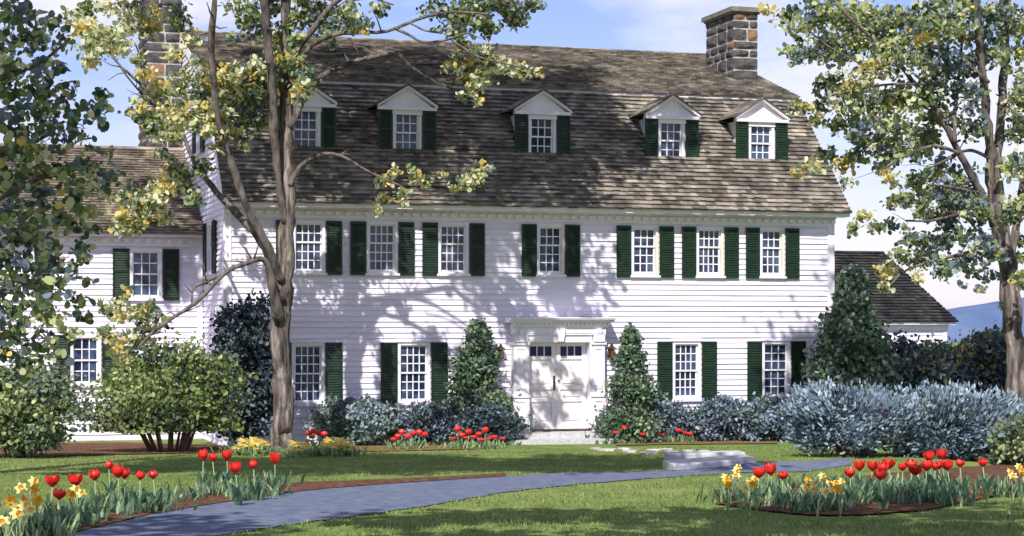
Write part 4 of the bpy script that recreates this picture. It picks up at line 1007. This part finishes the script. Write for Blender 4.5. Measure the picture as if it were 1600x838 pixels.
tulips([(1330,734),(1346,724),(1358,724),(1376,727),(1380,738),(1394,721),(1410,724),(1424,722),(1430,731),(1445,724),(1457,709),(1475,706),(1460,723),(1472,721),(1487,723),(1503,718),(1540,717)], 60, 'the row before the junipers', 'red tulips of the long right row')
# small far tulips: single meshes, sharing two forms
def tiny(kind, seed):
    r = random.Random(seed); mb = MB(); h = 0.34
    if kind == 't':
        mb.tube([(0,0,-0.02),(0,0,h)], [0.008,0.007], 5, 1)
        mb.tube([(0,0,h),(0,0,h+0.025),(0,0,h+0.07),(0,0,h+0.125)], [0.012,0.052,0.062,0.038], 7, 0)
        for k in range(3): blade(mb, Vector((0,0,0)), h*r.uniform(0.6, 0.9), 0.024, r.uniform(0.04, 0.12), k*2.1+r.random(), 2)
        o = mb.build('tulip', [M['red'], M['stem'], M['blade_yg']], tone=True, recalc=False)
    else:
        for q in range(3):
            x, y = r.uniform(-0.05, 0.05), r.uniform(-0.05, 0.05); hh = 0.26*r.uniform(0.85, 1.1)
            mb.tube([(x,y,-0.02),(x,y,hh)], [0.006,0.006], 5, 1)
        c = Vector((0, -0.02, 0.27))
        for k in range(6):
            a = k*math.pi/3; d = Vector((math.cos(a), -0.25, math.sin(a)+0.3)); mb.quad(c, c+d*0.04+Vector((0.018,0,0.01)), c+d*0.065, c+d*0.04-Vector((0.018,0,0.01)), 0)
        mb.tube([c, c+Vector((0,-0.03,0.01))], [0.014,0.024], 6, 3)
        for k in range(6): blade(mb, Vector((r.uniform(-.04,.04), r.uniform(-.04,.04), 0)), r.uniform(0.16, 0.26), 0.011, r.uniform(0.08, 0.2), k*1.05+r.random(), 2)
        o = mb.build('daffodil', [M['daff'], M['stem'], M['blade_yg'], M['daff_gold']], tone=True, recalc=False)
    return o
tt = [tiny('t', 1), tiny('t', 2)]; td = [tiny('d', 3), tiny('d', 4)]
def far(protos, pts, base, lab, cat, grp, h0, sc=1.0, ordinal=True):
    for i, (x, y) in enumerate(sorted(pts)):
        pr_ = protos[i % 2]; o = pr_ if pr_.name not in used_first else pr_.copy()
        if pr_.name in used_first: COL.objects.link(o)
        used_first[pr_.name] = 1
        p = ground(x, base + rr.uniform(-2, 2)); d = depth_of(p.x, p.y); k = (base-y)/FPX*d/h0
        o.location = p; o.rotation_euler.z = rr.uniform(-0.5, 0.5); o.scale = (sc, sc, max(0.5, min(2, k)))
        tag(o, lab if not ordinal else f'red tulip, {ORD[i]} from the left in {lab}', cat, grp)
far(tt, [(483,675),(490,670),(499,676),(507,673),(488,681)], 700, 'the clump right of the trunk', 'tulip', 'red tulips right of the big trunk', 0.46, 1.35)
far(tt, [(615,683),(622,677),(628,672),(637,678),(645,675),(655,672),(664,677)], 702, 'the clump under the second window', 'tulip', 'red tulips under the second window', 0.46, 1.35)
far(tt, [(708,685),(715,668),(722,675),(732,672),(740,680),(748,676),(758,668),(765,683),(772,680),(785,684),(728,686),(752,686)], 700, 'the clump left of the doorstep', 'tulip', 'red tulips left of the doorstep', 0.46, 1.35)
far(tt, [(962,672),(970,668),(976,663),(984,675),(990,670),(998,666),(1004,675)], 692, 'the clump just right of the doorstep', 'tulip', 'red tulips right of the doorstep', 0.46, 1.35)
far(tt, [(1017,676),(1034,678),(1060,670),(1070,675),(1078,674)], 692, 'the sparse row under the blue grey shrubs', 'tulip', 'red tulips under the right shrubs', 0.46, 1.35)
def daffs(pts, hpx, lab, grp):
    for i, (x, y) in enumerate(pts): plant(protos_d[i % 4], x, y+hpx+rr.uniform(-5, 4), y, lab, 'daffodil', grp, 0.37)
daffs([(4,776),(12,792),(20,780),(28,800),(40,762),(46,752),(54,764),(45,780),(52,797),(35,790),(60,778),(8,812)], 68, 'pale yellow daffodil in the clump at the lower left corner', 'daffodils in the lower left corner')
daffs([(116,764),(126,771),(108,772)], 52, 'pale yellow daffodil among the red tulips of the lower left bed', 'daffodils among the left tulips')
daffs([(1131,744),(1144,734),(1140,750),(1154,743),(1164,752),(1172,747),(1180,756),(1158,760),(1168,764),(1150,730),(1136,757)], 42, 'yellow daffodil in the clump at the left tip of the right bed', 'daffodils at the left tip of the right bed')
daffs([(1252,760),(1262,764),(1258,750),(1271,755),(1283,743),(1291,754),(1304,755),(1313,752),(1296,764),(1278,766),(1310,764)], 42, 'yellow daffodil in the clump before the juniper stems', 'daffodils before the juniper stems')
daffs([(1573,736),(1588,728),(1598,736),(1581,743),(1594,748),(1606,738)], 40, 'yellow daffodil in the clump at the right edge', 'daffodils at the right edge')
r2 = random.Random(3)
def scat(x0, x1, y0, y1, n): return [(r2.uniform(x0, x1), r2.uniform(y0, y1)) for _ in range(n)]
far(td, scat(368, 414, 686, 700, 22), 711, 'pale yellow daffodil in the clump left of the big trunk', 'daffodil', 'daffodils left of the big trunk', 0.3, 2.2, False)
far(td, scat(446, 482, 690, 702, 16), 713, 'pale yellow daffodil in the small clump right of the big trunk', 'daffodil', 'daffodils right of the big trunk', 0.3, 2.2, False)
far(td, scat(502, 548, 686, 700, 24), 712, 'pale yellow daffodil in the clump under the grey green shrub', 'daffodil', 'daffodils under the grey green shrub', 0.3, 2.2, False)

# leafy undergrowth among the bulbs
def greenery(name, spots, lab, seed, h=0.26, w=0.02, mats=None):
    r = random.Random(seed); mb = MB()
    for (x, y, n_, rad_) in spots:
        c = ground(x, y)
        for _ in range(n_):
            q = Vector((c.x+r.gauss(0, rad_), c.y+r.gauss(0, rad_*0.7), 0)); q.z = gh(q.x, q.y)
            blade(mb, q, h*r.uniform(0.45, 1.15), w*r.uniform(0.5, 1.2), r.uniform(0.02, 0.16), r.uniform(0, 6.28), r.choice((0, 0, 1)), 4)
    o = mb.build(name, mats or [M['blade'], M['blade_yg']], tone=True, recalc=False); tag(o, lab, 'leaves', kind='stuff')
L1 = [(x, y+66, 15, 0.10) for x, y in [(79,748),(97,762),(123,746),(151,738),(171,727),(187,733),(202,735),(217,736),(244,735),(110,752),(136,742),(230,738),(60,760)]] + [(x, y+62, 15, 0.10) for x, y in [(317,708),(335,709),(356,708),(373,722),(399,720),(429,713),(345,716),(386,722),(415,716)]] + [(x, 846, 22, 0.14) for x in range(-10, 75, 9)] + [(x, float(np.interp(x, [p[0] for p in path_up], [p[1] for p in path_up]))-10, 12, 0.13) for x in range(80, 455, 13)]
greenery('bulb_foliage', L1, 'dense green bulb leaves filling the bed left of the path', 7, 0.27)
L2 = [(x, y+60, 15, 0.11) for x, y in [(1182,735),(1197,728),(1208,731),(1222,737),(1330,734),(1346,726),(1358,726),(1376,729),(1394,726),(1410,726),(1424,725),(1440,728),(1457,722),(1472,722),(1487,722),(1503,718),(1540,717),(1238,735),(1318,736)]] + [(x, 788, 20, 0.13) for x in (1130,1142,1156,1168,1180)] + [(x, 802, 20, 0.12) for x in (1250,1264,1278,1292,1306)] + [(x, 778, 18, 0.13) for x in (1570,1584,1598)] + [(x, 768, 16, 0.2) for x in range(1200, 1560, 18)] + [(x, 790, 16, 0.2) for x in range(1190, 1500, 14)]
greenery('bulb_foliage', L2, 'dense green bulb leaves filling the right bed before the junipers', 8, 0.26)
L3 = [(x, 711, 14, 0.16) for x in range(366, 418, 6)] + [(x, 713, 14, 0.16) for x in range(446, 560, 7)] + [(x, 702, 14, 0.14) for x in list(range(612, 668, 8))+list(range(706, 790, 8))] + [(x, 692, 12, 0.14) for x in list(range(960, 1008, 7))+list(range(1014, 1082, 9))]
greenery('bulb_foliage', L3, 'pale green bulb leaves along the foot of the house', 9, 0.24, 0.02, [M['blade_yg'], M['blade']])
# ------------------------------------------------------------------ grass blades over the near lawn
rng = np.random.default_rng(6); n = 110000
dd = 15.5 + 26*rng.random(n)**1.3; ss = (rng.random(n)*2-1)*0.285*dd
from_path = []
def interp(pl, x): return np.interp(x, [p[0] for p in pl], [p[1] for p in pl])
hz = np.array([gh_ds(a, b_) for a, b_ in zip(dd, ss)])
px = 800+FPX*ss/dd; py = 505-FPX*(hz-CAM.z)/dd
keep = ~((py > interp(path_up, px)+0.4) & (py < interp(path_lo, px)-0.8))
keep &= ~((px < 790) & (py > interp([(-60,818),(0,812),(100,798),(240,774),(320,766),(480,755),(560,752.5),(700,748),(790,743)], px)) & (py < interp(path_lo, px)))
keep &= ~((px > 1118) & (py > interp([(1118,768),(1200,762),(1300,752),(1400,740),(1500,732),(1640,722)], px)-1) & (py < interp([(1118,789),(1180,798),(1260,807),(1350,807),(1450,799),(1520,784),(1600,768)], px)+1))
keep &= ~((px > 1040) & (px < 1190) & (py > 704) & (py < 740))
dd, ss, hz = dd[keep], ss[keep], hz[keep]; n = len(dd)
base = np.array(CAM)[None, :]*np.array([1, 1, 0]) + dd[:, None]*np.array(FW)[None, :] + ss[:, None]*np.array(RT)[None, :]; base[:, 2] = hz - 0.005
az = rng.random(n)*2*math.pi; w = 0.007+0.004*rng.random(n); h = (0.018+0.034*rng.random(n))*(0.8+0.5*np.sin(dd*2.3+np.sin(ss*1.7)*2)*np.sin(ss*2.9+dd*0.6)); ln = rng.normal(size=(n, 2))*0.018
V = np.zeros((n, 3, 3)); sx = np.stack([np.cos(az)*w, np.sin(az)*w, np.zeros(n)], 1)
V[:, 0] = base-sx; V[:, 1] = base+sx; V[:, 2] = base + np.stack([ln[:, 0], ln[:, 1], h], 1)
me = bpy.data.meshes.new('grass'); me.vertices.add(n*3); me.vertices.foreach_set('co', V.astype(np.float32).ravel())
me.loops.add(n*3); me.loops.foreach_set('vertex_index', np.arange(n*3, dtype=np.int32)); me.polygons.add(n)
me.polygons.foreach_set('loop_start', np.arange(0, n*3, 3, dtype=np.int32)); me.polygons.foreach_set('loop_total', np.full(n, 3, dtype=np.int32))
M['grass'] = leaf_mat('grass blade', (0.22,0.29,0.09), 0.4, 0.3)
me.materials.append(M['grass']); t = me.attributes.new('tone', 'FLOAT', 'FACE'); t.data.foreach_set('value', rng.random(n).astype(np.float32)); me.update(calc_edges=True)
o = bpy.data.objects.new('grass', me); COL.objects.link(o); tag(o, 'short mown grass blades over the near lawn', 'grass', kind='stuff')
